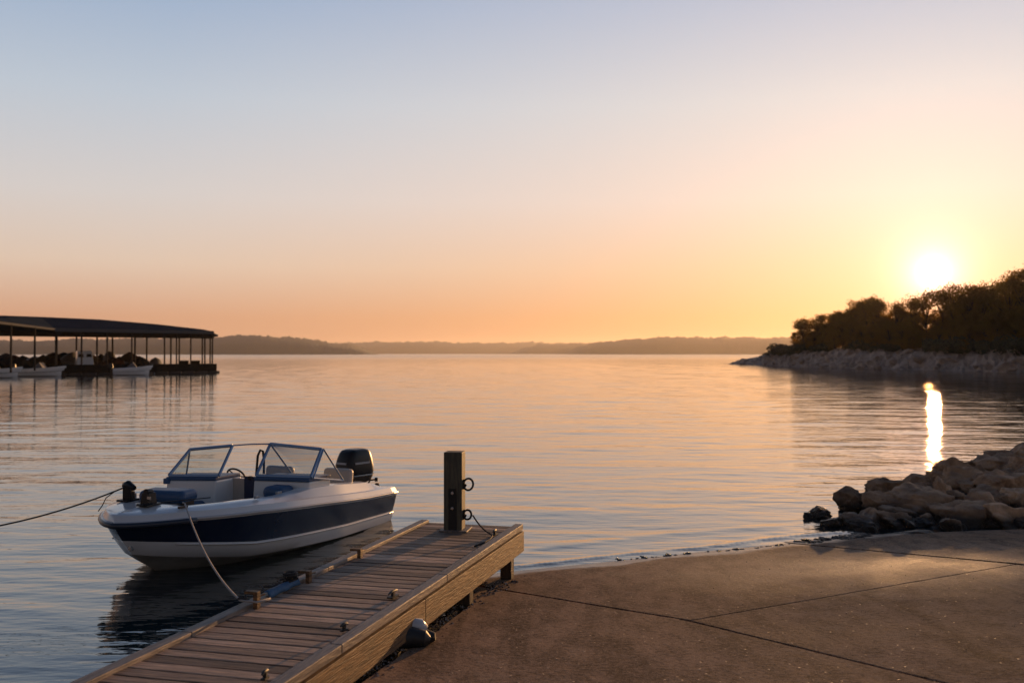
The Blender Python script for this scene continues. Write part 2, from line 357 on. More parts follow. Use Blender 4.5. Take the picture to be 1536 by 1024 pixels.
def make_water():
    r_ = [2.0]
    while r_[-1] < 900: r_.append(r_[-1] * 1.0046)
    while r_[-1] < 6200: r_.append(r_[-1] * 1.08)
    r_ = np.array(r_); fine = np.linspace(R(-48), R(48), 330)
    coarse = np.linspace(R(48), R(312), 60)[1:-1]
    az = np.concatenate([fine, coarse]); nr, na = len(r_), len(az)
    RR, AA = np.meshgrid(r_, az, indexing='ij'); X = RR * np.sin(AA); Y = RR * np.cos(AA)
    sp = RR * .0046; far = (AA > R(48.1))
    Z = wave_h(X, Y, sp); Z[far] = 0
    s_ = (X * RD.x + Y * RD.y) - SH0                                    # distance out from the ramp's waterline
    u = X * RD.y - Y * RD.x
    nz = .5 + .5 * np.sin(u * 1.3 + .8 * np.sin(u * .7)) * np.cos(u * .41 + 1)
    m = smooth(-.6, 0, s_)
    c0 = .24 + .07 * np.sin(u * .9) + .04 * np.sin(u * 2.3); wd = .055
    xm = smooth(-.5, .1, X) * smooth(5.2, 4.3, X) if False else smooth(-.5, .1, X) * (1 - smooth(4.3, 5.2, X)); m = m * xm
    Z += m * (.013 + .012 * nz) * np.exp(-((s_ - c0) / wd) ** 2) * (Y < 14.5) * (Y > 8)
    Z += .010 * m * np.exp(-((s_ - 1.0 - .12 * np.sin(u * .8 + 2)) / .16) ** 2) * (Y < 15)
    Z *= smooth(-.15, .25, s_) * .9 + .1
    v = np.stack([X.ravel(), Y.ravel(), Z.ravel()], 1)
    i = np.arange(nr - 1)[:, None]; j = np.arange(na)[None, :]; j2 = (j + 1) % na
    f = np.stack([i * na + j, i * na + j2, (i + 1) * na + j2, (i + 1) * na + j], -1).reshape(-1, 4)[:, ::-1]
    me = bpy.data.meshes.new('lake_water'); me.vertices.add(len(v)); me.vertices.foreach_set('co', v.ravel())
    me.loops.add(f.size); me.loops.foreach_set('vertex_index', f.ravel().astype(np.int32))
    me.polygons.add(len(f)); me.polygons.foreach_set('loop_start', np.arange(0, f.size, 4, dtype=np.int32))
    me.update(calc_edges=True); me.polygons.foreach_set('use_smooth', np.ones(len(f), bool)); me.materials.append(M['water'])
    o = link(bpy.data.objects.new('lake_water', me)); return tag(o, kind='structure')
make_water()

# ------------------------------------------------------------------ boat ramp: cast slabs with open joints
def off_poly(poly, w):   # shrink a convex-ish plan polygon by w
    n = len(poly); out = []
    ar = sum(poly[i].x * poly[(i + 1) % n].y - poly[(i + 1) % n].x * poly[i].y for i in range(n))
    for i in range(n):
        p0, p1, p2 = poly[i - 1], poly[i], poly[(i + 1) % n]
        d1 = (p1 - p0).normalized(); d2 = (p2 - p1).normalized(); s_ = 1 if ar > 0 else -1
        n1 = Vector((-d1.y, d1.x)) * s_; n2 = Vector((-d2.y, d2.x)) * s_; b_ = (n1 + n2); b_ /= max(.35, b_.length_squared) / 2 * 1.0
        out.append(p1 + b_ * w)
    return out
def P2(v): return Vector((v.x, v.y))
j1a, j1b = P2(ramp_pt(740, 880)), P2(ramp_pt(1330, 1024)); j1d = (j1b - j1a).normalized()
j1z = P2(ramp_pt(1035, 928)); j3a, j3b = P2(ramp_pt(1262, 821)), P2(ramp_pt(1536, 846)); j3d = (j3b - j3a).normalized()
j2b = P2(ramp_pt(1420, 862)); j2d = (j2b - j1z).normalized()
def isect(p, d, q, e):
    k = d.x * e.y - d.y * e.x; t = ((q - p).x * e.y - (q - p).y * e.x) / k; return p + d * t
j23 = isect(j1z, j2d, j3a, j3d)
shore_d = Vector((RD.y, -RD.x))
w0 = P2(ramp_pt(785, 848)) + Vector((0, .45)); w1 = P2(ramp_pt(1240, 811)) + Vector((0, .5))
j1t = isect(j1a, j1d, w0, shore_d); j3t = isect(j3a, j3d, w0, shore_d)
le = [P2(ramp_pt(690, 905)), P2(ramp_pt(640, 942)), P2(ramp_pt(575, 985)), P2(ramp_pt(500, 1035)), Vector((-2.05, 3.0)), Vector((-2.6, 0.5)), Vector((-3.4, -3))]
le = [p + Vector((.05, 0)) for p in le]
j1far = j1b + j1d * 9.0; j3far = j3b + j3d * 6
edge = [Vector((5.3, 13.25)), Vector((6.3, 13.35)), Vector((8.2, 13.3)), Vector((13, 12.2))]
slabs = {
 'a': [j1t + Vector((-.05, -.02)), j1t * .5 + j3t * .5, j3t, j3a, j23, j1z, j1a],
 'c': [j3t, w1 + Vector((-.0, .05)), edge[0], edge[1], edge[2], edge[3], Vector((14, 9)), j3far if False else j23 + j3d * 6.5, j23],
 'b': [j1z, j23, j23 + j3d * 6.5, Vector((14, 1)), Vector((10, -4)), j1far],
 'd': [j1t + Vector((-.35, -.3)), j1a, j1z, j1far, Vector((4, -8)), le[6], le[5], le[4], le[3], le[2], le[1], le[0]],
}
mb = MB()
def dense(poly, st=.35, jag=0):
    out = []
    for p, q in zip(poly, poly[1:] + poly[:1]):
        k = max(1, min(90, int((q - p).length / st)))
        for i in range(k): out.append(p + (q - p) * (i / k))
    return out
for k_, pl in slabs.items():
    pl = dense(off_poly(pl, {'a': .003, 'b': .001, 'c': .026, 'd': .058}[k_]), .11)
    rr_ = random.Random(ord(k_))
    dz = {'a': 0.0, 'b': -.003, 'c': .006, 'd': .006}[k_]
    pl = [p + Vector((rr_.uniform(-1, 1), rr_.uniform(-1, 1))) * (.004 if rr_.random() > .10 else .012) for p in pl]
    top = [(p.x, p.y, ramp_z(p.x, p.y) + dz) for p in pl]
    ar = sum(pl[i].x * pl[(i + 1) % len(pl)].y - pl[(i + 1) % len(pl)].x * pl[i].y for i in range(len(pl)))
    if ar < 0: top = top[::-1]
    n_ = len(top); b0 = len(mb.v)
    mb.add(top + [(x, y, z - .16) for x, y, z in top], [tuple(range(n_))] + [(i, n_ + i, n_ + (i + 1) % n_, (i + 1) % n_) for i in range(n_)])
o = mb.build('ramp', M['ramp'], bevel=.005, seg=2); tag(o, kind='structure')
mb = MB(); bs = [(-2.9, -6), (-1.9, 1), (-1.75, 4), (-.9, 7.5), (-.1, 10.6), (1.0, 12.2), (4.5, 13.0), (8, 13.1), (14, 11), (14, -4), (4, -8)]
mb.prism([(x, y, ramp_z(x, y)) for x, y in bs], -.5, -.035); tag(mb.build('ramp_bed', M['concrete_edge']), kind='structure')

# ------------------------------------------------------------------ rocks
def rock_mesh(seed, sub=5, npl=15, p=60):
    rg = np.random.RandomState(seed); bm = bmesh.new(); bmesh.ops.create_icosphere(bm, subdivisions=sub, radius=1)
    V = np.array([v.co[:] for v in bm.verts]); nn = rg.normal(size=(npl, 3)); nn /= np.linalg.norm(nn, axis=1)[:, None]; dd = rg.uniform(.56, 1.0, npl)
    q = np.clip(V @ nn.T / dd, 1e-4, None) ** p; r_ = q.sum(1) ** (-1. / p); r_ = np.clip(r_, .5, 1.25)
    for k in range(34):
        d_ = rg.normal(size=3); d_ /= np.linalg.norm(d_); f_ = rg.uniform(3, 30); r_ += .055 / f_ * 3.2 * np.sin(V @ d_ * f_ + rg.uniform(0, 6))
    for v, rv in zip(bm.verts, r_): v.co *= rv
    me = bpy.data.meshes.new('rock'); bm.to_mesh(me); bm.free(); me.polygons.foreach_set('use_smooth', [True] * len(me.polygons)); me.set_sharp_from_angle(angle=R(16)); me.materials.append(M['rock'])
    return me
rock_meshes = [rock_mesh(100 + i) for i in range(12)]
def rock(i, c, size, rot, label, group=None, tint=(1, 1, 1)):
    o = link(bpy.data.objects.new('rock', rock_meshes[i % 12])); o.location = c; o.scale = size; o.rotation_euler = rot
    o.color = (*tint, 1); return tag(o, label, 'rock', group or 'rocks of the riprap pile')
def pile_z(y): return .08 * (y - 13.0)
def pile_pt(px, py):
    a, b = ray(px, py); d = (H + .08 * 13.0) / (.08 - b); return Vector((a * d, d, H + b * d))
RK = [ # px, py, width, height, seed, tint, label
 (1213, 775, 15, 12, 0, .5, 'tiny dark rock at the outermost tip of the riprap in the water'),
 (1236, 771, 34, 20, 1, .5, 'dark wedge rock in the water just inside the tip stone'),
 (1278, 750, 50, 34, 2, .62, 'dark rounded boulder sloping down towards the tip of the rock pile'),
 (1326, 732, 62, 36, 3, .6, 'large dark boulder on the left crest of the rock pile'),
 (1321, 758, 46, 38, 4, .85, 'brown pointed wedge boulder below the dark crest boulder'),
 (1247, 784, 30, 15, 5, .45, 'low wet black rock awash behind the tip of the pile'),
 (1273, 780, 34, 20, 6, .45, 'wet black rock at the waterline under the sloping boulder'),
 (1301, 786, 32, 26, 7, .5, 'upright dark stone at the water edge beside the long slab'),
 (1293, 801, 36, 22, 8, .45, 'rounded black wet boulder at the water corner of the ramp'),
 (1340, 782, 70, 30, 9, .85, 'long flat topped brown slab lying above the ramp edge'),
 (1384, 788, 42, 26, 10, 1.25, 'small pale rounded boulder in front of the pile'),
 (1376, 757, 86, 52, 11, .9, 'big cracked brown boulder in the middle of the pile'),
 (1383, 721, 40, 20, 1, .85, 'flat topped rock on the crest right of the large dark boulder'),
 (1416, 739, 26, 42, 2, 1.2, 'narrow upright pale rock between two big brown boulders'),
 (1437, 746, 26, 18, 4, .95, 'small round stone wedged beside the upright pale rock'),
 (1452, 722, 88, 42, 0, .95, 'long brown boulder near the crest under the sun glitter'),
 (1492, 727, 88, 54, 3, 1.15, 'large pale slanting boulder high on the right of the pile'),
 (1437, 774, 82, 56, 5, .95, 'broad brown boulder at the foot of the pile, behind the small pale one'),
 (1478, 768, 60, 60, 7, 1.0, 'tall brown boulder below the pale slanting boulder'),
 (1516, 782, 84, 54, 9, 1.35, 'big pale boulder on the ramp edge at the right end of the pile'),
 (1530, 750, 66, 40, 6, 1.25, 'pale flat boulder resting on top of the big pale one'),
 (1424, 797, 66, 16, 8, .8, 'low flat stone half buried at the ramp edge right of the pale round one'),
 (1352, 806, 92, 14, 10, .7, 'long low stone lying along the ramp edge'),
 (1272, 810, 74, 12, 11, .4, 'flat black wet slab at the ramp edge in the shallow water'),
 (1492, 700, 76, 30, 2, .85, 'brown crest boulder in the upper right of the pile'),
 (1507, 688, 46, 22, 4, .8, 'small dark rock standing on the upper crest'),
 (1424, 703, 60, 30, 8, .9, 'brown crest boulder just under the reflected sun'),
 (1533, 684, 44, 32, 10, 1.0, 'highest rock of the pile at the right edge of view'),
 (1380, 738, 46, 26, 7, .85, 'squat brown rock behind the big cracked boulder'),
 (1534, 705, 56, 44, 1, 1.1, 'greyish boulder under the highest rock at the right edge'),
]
rg = random.Random(3)
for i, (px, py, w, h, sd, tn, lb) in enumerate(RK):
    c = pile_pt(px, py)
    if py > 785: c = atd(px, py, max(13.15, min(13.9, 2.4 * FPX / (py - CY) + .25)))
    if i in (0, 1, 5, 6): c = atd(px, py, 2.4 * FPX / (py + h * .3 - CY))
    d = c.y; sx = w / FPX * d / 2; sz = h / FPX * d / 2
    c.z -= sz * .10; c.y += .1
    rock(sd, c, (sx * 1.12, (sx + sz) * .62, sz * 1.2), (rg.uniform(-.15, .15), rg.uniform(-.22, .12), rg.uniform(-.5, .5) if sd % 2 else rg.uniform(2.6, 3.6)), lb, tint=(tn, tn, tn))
for i in range(84):                                   # smaller fill stones and the pile going on to the right
    if i < 58: px = rg.uniform(1285, 1560); y = rg.uniform(13.4, 18.5) ; x = (px - CX) / FPX * y; s_ = rg.uniform(.14, .26)
    else: x = rg.uniform(10.8, 15.5); y = rg.uniform(14.5, 20.5); s_ = rg.uniform(.2, .34)
    lim = interp(x, [(4.9, 13.8), (5.6, 15.0), (6.6, 16.6), (8, 18.0), (10, 19.8)])
    if y > lim and i < 58: continue
    rock(i, (x, y, pile_z(y) - .05), (s_ * rg.uniform(1, 1.4), s_ * rg.uniform(.8, 1.2), s_ * rg.uniform(.6, .9)), (rg.uniform(-.4, .4), rg.uniform(-.4, .4), rg.uniform(0, 6)),
         'small brown fill stone wedged between the boulders of the rock pile' if i < 58 else 'brown boulder of the rock pile beyond the right edge of view', 'fill stones between the boulders' if i < 58 else 'boulders beyond the right edge', tint=(.8,) * 3)
for i in range(110):                                   # wet pebbly stones along the ramp's water edge
    x = rg.uniform(3.6, 4.75) if i < 40 else 4.6 - 3.4 * rg.random() ** 1.6; y = 11.05 + .411 * x + (rg.uniform(-.04, .22) if i < 40 else rg.gauss(.03, .04))
    s_ = rg.uniform(.025, .07) if i < 40 else rg.uniform(.010, .030)
    rock(i, (x, y, .0), (s_ * 1.4, s_, s_ * .7), (0, 0, rg.uniform(0, 6)), 'small wet black stone at the waterline of the ramp', 'wet stones at the waterline', tint=(.5,) * 3)
# soil core under the riprap
mb = MB(); rows = []
for iy in range(36):
    y = 12.9 + iy * .3; row = []
    for ix in range(40):
        x = 4.4 + ix * .4; cr = interp(x, [(4.4, 13.3), (5.2, 14.3), (6.0, 15.6), (7.2, 17.2), (9, 18.8), (20, 22)])
        z = .08 * (min(y, cr) - 13.0) - max(0, y - cr) * .5 - .10; z = max(z, -1.2) if y > 13.1 else -.3
        row.append((x, y, z + .03 * math.sin(x * 5) * math.cos(y * 6)))
    rows.append(row)
mb.loft(rows); tag(mb.build('rock_bank', M['soil'], smooth=True), kind='structure')
# pebbles and grit along the pier side of the ramp
mb = MB(); rg = random.Random(11)
for i in range(520):
    t = rg.random(); p = ramp_pt(545 + (760 - 545) * t, 1012 - (1012 - 872) * t ** .9)
    q = Vector((p.x + rg.gauss(-.06, .09), p.y + rg.gauss(0, .05))); s_ = rg.uniform(.006, .020) * (1.3 if rg.random() < .1 else 1)
    mb.rv = rg.random() ** 2; z = ramp_z(q.x, q.y) + s_ * .3
    vs = [(q.x + s_ * a * rg.uniform(.7, 1.3), q.y + s_ * b * rg.uniform(.7, 1.3), z + s_ * c * .7) for a, b, c in ((1, 0, 0), (-1, 0, 0), (0, 1, 0), (0, -1, 0), (0, 0, 1), (0, 0, -1))]
    mb.add(vs, [(0, 2, 4), (2, 1, 4), (1, 3, 4), (3, 0, 4), (2, 0, 5), (1, 2, 5), (3, 1, 5), (0, 3, 5)])
for i in range(220):
    q = Vector((rg.uniform(-1.2, 6.5), rg.uniform(4.9, 12.3))); z = ramp_z(q.x, q.y)
    if z < .02: continue
    s_ = rg.uniform(.002, .006); mb.rv = rg.random()
    vs = [(q.x + s_ * a * rg.uniform(.7, 1.4), q.y + s_ * b * rg.uniform(.7, 1.4), z + s_ * .3 + s_ * c * .7) for a, b, c in ((1, 0, 0), (-1, 0, 0), (0, 1, 0), (0, -1, 0), (0, 0, 1), (0, 0, -1))]
    mb.add(vs, [(0, 2, 4), (2, 1, 4), (1, 3, 4), (3, 0, 4), (2, 0, 5), (1, 2, 5), (3, 1, 5), (0, 3, 5)])
tag(mb.build('gravel', M['pebble']), 'loose wet gravel along the ramp beside the pier', 'gravel', kind='stuff')

# ------------------------------------------------------------------ wooden pier
DAZ = R(15.04); DD = Vector((math.sin(DAZ), math.cos(DAZ), 0)); DR = Vector((math.cos(DAZ), -math.sin(DAZ), 0))
FR = Vector((.123, 10.79, 0)); PW = 1.17                      # far right corner; width
pier = empty('wooden_pier', FR, -DAZ, 'weathered wooden boat pier with a post at its far end', 'pier')
# local axes: x to the right across the pier, y along it (far end at 0, near end negative)
PLEN = 9.4; ZD = .53
mb = MB(); y = -.004; rg = random.Random(4)
while y > -PLEN:
    w = .135 + rg.uniform(-.006, .006); mb.rv = rg.random()
    mb.box((-PW / 2 + rg.uniform(-.004, .004), y - w / 2, ZD - .018 + rg.uniform(-.0025, .0025)), (PW - .055, w - rg.uniform(.014, .022), .036), rz=rg.uniform(-.0015, .0015)); y -= w
mb.build('deck', M['deck_wood'], pier, bevel=.004)
for side in (0, 1):
    x = -.046 if side == 0 else -PW + .046
    mb = MB(); ys = [0.0, -2.55, -4.62, -6.9, -PLEN]
    for a, b in zip(ys, ys[1:]):
        mb.rv = rg.random(); mb.box((x, (a + b) / 2, ZD - .002), (.09, (a - b) - .006, .062))
    mb.build('edge_rail', M['rail_wood'], pier, bevel=.006)
    mb = MB(); x = -.012 if side == 0 else -PW + .012
    ys = [.0, -3.1, -6.1, -PLEN] if side == 0 else [.0, -4, -PLEN]
    for a, b in zip(ys, ys[1:]):
        mb.rv = rg.random(); mb.box((x, (a + b) / 2, ZD - .046 - .108), (.04, (a - b) - .006, .215))
    mb.build('side_board', M['fascia_wood'], pier, bevel=.004)
mb = MB(); mb.rv = .3; mb.box((-PW / 2, -.045, ZD - .14), (PW - .07, .04, .2)); mb.build('end_board', M['fascia_wood'], pier, bevel=.004)
mb = MB()
for x in (-.3, -.6, -.9): mb.box((x, -PLEN / 2 - .1, ZD - .12), (.045, PLEN - .3, .16))
mb.build('joists', M['pile_wood'], pier)
for y in (-.30, -1.75, -3.5, -5.4, -7.6):
    for x in (-.10, -PW + .10):
        mb = MB(); mb.box((x, y, -.35), (.12, .12, 1.48)); mb.build('pile', M['pile_wood'], pier, bevel=.008)
def loc_p(v): d = v - FR; return Vector((d.dot(DR), d.dot(DD), v.z))
# post
pb = loc_p(atz(678, 796, ZD)); PH = .83
post = MB().box((0, 0, PH / 2), (.195, .19, PH)).build('mooring_post', M['post_wood'], pier, bevel=.008, loc=(pb.x, pb.y + .09, ZD), rz=R(6))
MB().box((.012, 0, .008), (.30, .30, .016)).build('base_plate', M['rail_wood'], post, bevel=.003)
MB().box((-.0, -.100, .23), (.085, .010, .44)).build('bracket', M['dark_steel'], post, bevel=.003)
for z in (.245, .405):
    MB().tube([(.0, -.106, z), (.0, -.122, z)], .016, 12).build('bolt', M['silver'], post, bevel=.003)
for z, r_ in ((.49, .052), (.17, .042)):
    ring = MB(); pts = [(.105 + r_ * .95 + r_ * math.cos(a), -.03 + .25 * r_ * math.sin(a), z + .0 + r_ * 1.15 * math.sin(a)) for a in [i * 2 * math.pi / 20 for i in range(20)]]
    ring.tube(pts, .011, 8, closed=True); ring.box((.104, -.03, z), (.018, .05, .1)); ring.tube([(.11, -.03, z - .03), (.125, -.03, z + .0)], .016, 8)
    ring.build('ring', M['dark_steel'], post, smooth='auto')
# rope loop from the lower ring to the right rail
def world_p(l): return FR + DR * l[0] + DD * l[1] + Vector((0, 0, l[2]))
pr = world_p((pb.x + .21, pb.y + .07, ZD + .165))
def catenary(a, b, sag, n=24, wob=0):
    out = []
    for i in range(n + 1):
        t = i / n; p = a.lerp(b, t); p = p - Vector((0, 0, sag * 4 * t * (1 - t))); out.append(p)
    return out
e1 = atz(737, 800, ZD + .03)
pts = catenary(pr, e1, .03, 12) + [e1 + Vector((.01, -.06, -.012)), atz(735, 808, ZD + .012), atz(728, 812, ZD + .01), atz(712, 818, ZD + .01)]
mb = MB(); mb.tube(pts, .0085, 8)
tag(mb.build('rope', M['rope_dark'], smooth=True), 'thin dark rope from the post ring to the right pier rail', 'rope')
# cleats along the rails (bolted on: parts of the pier)
def cleat(px, py, k=1.0, m='black_rub'):
    l = loc_p(atz(px, py, ZD + .012)); mb = MB(); mb.box((0, 0, .006), (.05 * k, .11 * k, .012)); mb.box((0, .0, .025), (.022, .03 * k, .03)); 
    mb.tube([(0, -.075 * k, .038), (0, -.04 * k, .046), (0, .04 * k, .046), (0, .075 * k, .038)], [.006, .011, .011, .006], 8)
    mb.build('cleat', M[m], pier, smooth='auto', loc=l, rz=rg.uniform(-.2, .2))
cleat(590, 894, 1.0); cleat(517, 944, .55); cleat(399, 1016, .55); cleat(742, 801, .8)
for px, py, h in ((393, 911, .125), (467, 873, .10), (547, 836, .085)):
    l = loc_p(atz(px, py, ZD)); x = -PW + .115
    mb = MB(); mb.rv = .6; mb.box((x + .02, l.y, ZD + h / 2), (.035, .05, h)); mb.box((x - .03, l.y + .01, ZD + h - .012), (.09, .05, .022)); mb.tube([(x + .02, l.y - .03, ZD + h * .7), (x + .02, l.y + .12, ZD + h * .62)], .008, 6)
    mb.build('rail_bracket', M['fascia_wood'], pier, bevel=.003)
l = loc_p(atz(437, 868, ZD + .06)); mb = MB(); mb.box((0, 0, .008), (.06, .15, .016)); mb.tube([(0, -.09, .04), (0, -.04, .05), (0, .04, .05), (0, .09, .04)], [.007, .012, .012, .007], 8); mb.box((0, 0, .03), (.024, .05, .04))
mb.build('cleat', M['dark_steel'], pier, smooth='auto', loc=(l.x, l.y, ZD + .05))
# rope lashed along the left rail, and a strip of blue cloth
a_ = world_p((-PW + .03, l.y - .75, ZD + .062)); b_ = world_p((-PW + .06, l.y, ZD + .075)); pts = []
for i in range(60):
    t = i / 59; p = a_.lerp(b_, t); th = t * 26; pts.append(p + DR * (.035 * math.sin(th * .8)) + Vector((0, 0, .012 + .010 * math.cos(th))))
for i in range(30):
    th = i / 29 * 4 * math.pi; pts.append(b_ + DR * (.05 * math.cos(th)) + DD * (.07 * math.sin(th)) + Vector((0, 0, .012 + i * .0012)))
tag(MB().tube(pts, .0075, 7).build('rope', M['rope_dark'], smooth=True), 'dark rope wound round the cleat on the left pier rail', 'rope')
mb = MB(); rows = []
for i in range(15):
    t = i / 14; p = world_p((-PW + .10, l.y - .42 + .5 * t, 0)); w = .05 + .02 * math.sin(t * 9); z = ZD + .053
    rows.append([p - DR * .05 + Vector((0, 0, z + .006)), p - DR * .012 + Vector((0, 0, z + .008 + .004 * math.sin(t * 20))), p + DR * .003 + Vector((0, 0, z - .02)), p + DR * (.008 + .006 * math.sin(t * 14)) + Vector((0, 0, ZD + .012))])
mb.loft(rows); o = mb.build('cloth', M['blue_cloth'], smooth=True); tag(o, 'narrow strip of blue cloth draped over the left pier rail', 'cloth')
sm = o.modifiers.new('solid', 'SOLIDIFY'); sm.thickness = .004

# rubber bumper and light capped roll lying between pier and ramp
fe = empty('boat_fender', ramp_pt(620, 968) + Vector((0, 0, .0)), R(20), 'torn black rubber fender with a pale end lying against the pier on the ramp', 'fender')
mb = MB(); fe.scale = (1.2,) * 3
mb.tube([(-.17, -.02, .06), (-.12, -.01, .065), (0, 0, .06), (.07, -.03, .05), (.10, -.04, .045)], [.05, .066, .064, .052, .02], 28)
mb.add([(-.2, -.05, .02), (-.13, -.05, .08), (-.19, .01, .19), (-.18, .03, .06), (-.10, .0, .1)], [(0, 1, 2), (1, 4, 2), (4, 3, 2), (3, 0, 2), (0, 3, 4, 1)]); mb.build('body', M['black_rub'], fe, smooth='auto')
mb = MB(); mb.tube([(-.08, .06, .10), (.0, .07, .115), (.06, .07, .10), (.10, .06, .08)], [.035, .05, .055, .03], 20); mb.build('end_cap', M['rub'], fe, smooth=True)
mb = MB(); mb.add([(-.10, .07, .07), (-.02, .05, .10), (-.075, .10, .24), (-.04, .12, .08)], [(0, 1, 2), (1, 3, 2), (3, 0, 2), (0, 3, 1)]); mb.tube([(.03, .05, .04), (.10, .04, .04), (.15, .02, .045)], [.045, .05, .025], 12); mb.build('flap', M['black_rub'], fe, smooth='auto')

# ------------------------------------------------------------------ runabout
BA = R(248.3); BT = Vector((-2.49, 14.66, 0)); LB = 4.54
boat = empty('motorboat', BT, BA, 'white open bow motorboat with navy side stripe and raked windshield moored beside the pier', 'boat')
bh = Vector((math.cos(BA), math.sin(BA), 0)); bp = Vector((-bh.y, bh.x, 0))
def world_b(l): return BT + bh * l[0] + bp * l[1] + Vector((0, 0, l[2]))
def hb(u, full=1.0, st=.90, t0=.45, a=3.0, b=.72):       # half breadth
    t = max(0, (u - t0) / (1 - t0)); return (st + (full - st) * min(1, u / .35)) * max(0, 1 - t ** a) ** b
zr = lambda u: interp(u, [(0, .41), (.2, .455), (.48, .55), (.72, .615), (.9, .635), (1, .62)])
zn = lambda u: interp(u, [(0, .14), (.3, .18), (.72, .27), (.9, .37), (1, .42)])
zc = lambda u: interp(u, [(0, -.01), (.3, .01), (.72, .09), (.9, .19), (1, .25)])
zk = lambda u: interp(u, [(0, -.26), (.55, -.26), (.75, -.2), (.88, -.08), (.95, .03), (1, .12)])
def hull_rows(u):
    x = LB * u; yr = hb(u)
    r_ = [(x, yr, zr(u))]
    r_.append((x - .012 * u, yr - .006, zr(u) - .03))
    for k in (.5, 1.0):
        r_.append((x - .12 * k * u ** 5, max(0, yr - .07 * k * (1 if yr > .1 else yr / .1)), zr(u) - .03 + (zn(u) - zr(u) + .03) * k))
    yn = r_[-1][1]
    r_.append((r_[-1][0] - .01 * u ** 5, min(yn, max(0, yn + .006)), zn(u) - .018))
    yc = max(0, hb(u, .87, .80, .40, 2.5, .75)); yc = min(yc, yn); xc = x - .26 * u ** 5
    r_.append(((r_[-1][0] + xc) / 2, (yn + yc) / 2 + .012 * (yn > .1), (zn(u) + zc(u)) / 2)); r_.append((xc, yc, zc(u)))
    r_.append((xc - .01, max(0, yc - .025), zc(u) - .012))
    xk = x - .50 * u ** 6
    for k in (.4, .75, 1): r_.append((xc + (xk - xc) * k, yc * (1 - k) * (1 + .12 * (k < .9)), zc(u) + (zk(u) - zc(u)) * k ** 1.05))
    return r_
us = [i / 30 for i in range(22)] + [.72 + .02 * i for i in range(11)] + [.93 + .01 * i for i in range(1, 8)]
us = sorted(set([round(u, 4) for u in us]))
mats_row = [0, 1, 1, 0, 0, 0, 2, 2, 2, 2]
mb = MB()
for sgn in (1, -1):
    rows = [[(x, sgn * y, z) for x, y, z in hull_rows(u)] for u in us]
    mb.loft(rows, mats=mats_row)
tr = hull_rows(0); n_ = len(tr)
for i in range(n_ - 1):
    mb.mi = mats_row[i]; a, b = tr[i], tr[i + 1]; mb.add([a, b, (b[0], -b[1], b[2]), (a[0], -a[1], a[2])], [(0, 1, 2, 3)])
hull = mb.build('hull', [M['gel_white'], M['gel_navy'], M['gel_bottom']], boat, smooth='auto', weld=.0005)
# rub rail running round the sheer
for sgn, nm in ((1, 'rub_rail'), (-1, 'rub_rail')):
    pts = [(LB * u + .008 * u, sgn * (hb(u) + .006), zr(u)) for u in us]
    MB().tube(pts, .017, 8).build(nm, M['rub'], boat, smooth=True)
pts = [(LB * u + .012, hb(u) + .010, zr(u) - .022) for u in us if u > .86] + [(LB * u + .012, -hb(u) - .010, zr(u) - .022) for u in reversed(us) if u > .86]
MB().tube(pts, .033, 8).build('bow_bumper', M['rub_dark'], boat, smooth=True)
# deck with cockpit well
def crown(u): return interp(u, [(0, .05), (.06, .11), (.16, .20), (.36, .215), (.46, .20), (.60, .13), (.8, .115), (1, .10)])
zd = lambda u: zr(u) + crown(u)
def side_rows(u):
    yr = hb(u); x = LB * u; k = min(1, yr / .3); yi = max(0.0, yr - .30 * k)
    return [(x, yr, zr(u) + .012), (x - .02 * u ** 6, yr - .035 * k, zr(u) + .075), (x - .03 * u ** 6, yr - .075 * k, zr(u) + .085), (x - .05 * u ** 6, yr - .13 * k, zd(u) - .012), (x - .07 * u ** 6, yr - .20 * k, zd(u)), (x - .1 * u ** 6, yi, zd(u) - .004)], yi
UA, UB = .09, .875
mb = MB()
for sgn in (1, -1):
    rows = []
    for u in [UA] + [u for u in us if UA < u < UB] + [UB]:
        r_, yi = side_rows(u); wb = .2 + .22 * float(smooth(.6, .85, u)); r_ = r_ + [(r_[-1][0], yi - .02, zd(u) - .03), (r_[-1][0], yi - .04, wb)]
        rows.append([(x, sgn * y, z) for x, y, z in r_])
    mb.loft(rows)
for lo, hi in ((0, UA), (UB, 1.01)):                     # closed stern deck and bow deck
    uu = sorted(set([u for u in us if lo <= u <= hi] + [lo, min(hi, 1)])); rows = []
    for u in uu:
        r_, yi = side_rows(u); dz = -.10 if lo == 0 else 0
        c = [(r_[-1][0], yi * k, zd(u) - .004 + dz * (k < .7) + (0.012 * (1 - k) if lo else 0)) for k in (.75, .4, 0)]
        pr_ = r_ + c; rows.append(pr_ + [(x, -y, z) for x, y, z in reversed(pr_[:-1])])
    mb.loft(rows)
    ue = UA if lo == 0 else UB; r_, yi = side_rows(ue); zt = zd(ue) - .006 + (-.1 if lo == 0 else 0)
    mb.add([(r_[-1][0], yi - .02, zt), (r_[-1][0], -yi + .02, zt), (r_[-1][0], -yi + .04, .2 if lo == 0 else .42), (r_[-1][0], yi - .04, .2 if lo == 0 else .42)], [(0, 1, 2, 3)])
# transom top closure
r0, _ = side_rows(0); mb.add([(0, r0[0][1], r0[0][2]), (0, -r0[0][1], r0[0][2]), (0, -r0[4][1], r0[4][2]), (0, r0[4][1], r0[4][2])], [(0, 1, 2, 3)])
mb.build('deck', M['gel_white'], boat, smooth='auto', weld=.0005)
mb = MB(); fl = [(LB * u, hb(u) - .33, 0) for u in (UA, .3, .5, .66, .74)]; mb.prism([(x, y) for x, y, _ in fl] + [(x, -y) for x, y, _ in reversed(fl)], .17, .205)
mb.build('cockpit_floor', M['vinyl_tan'], boat)
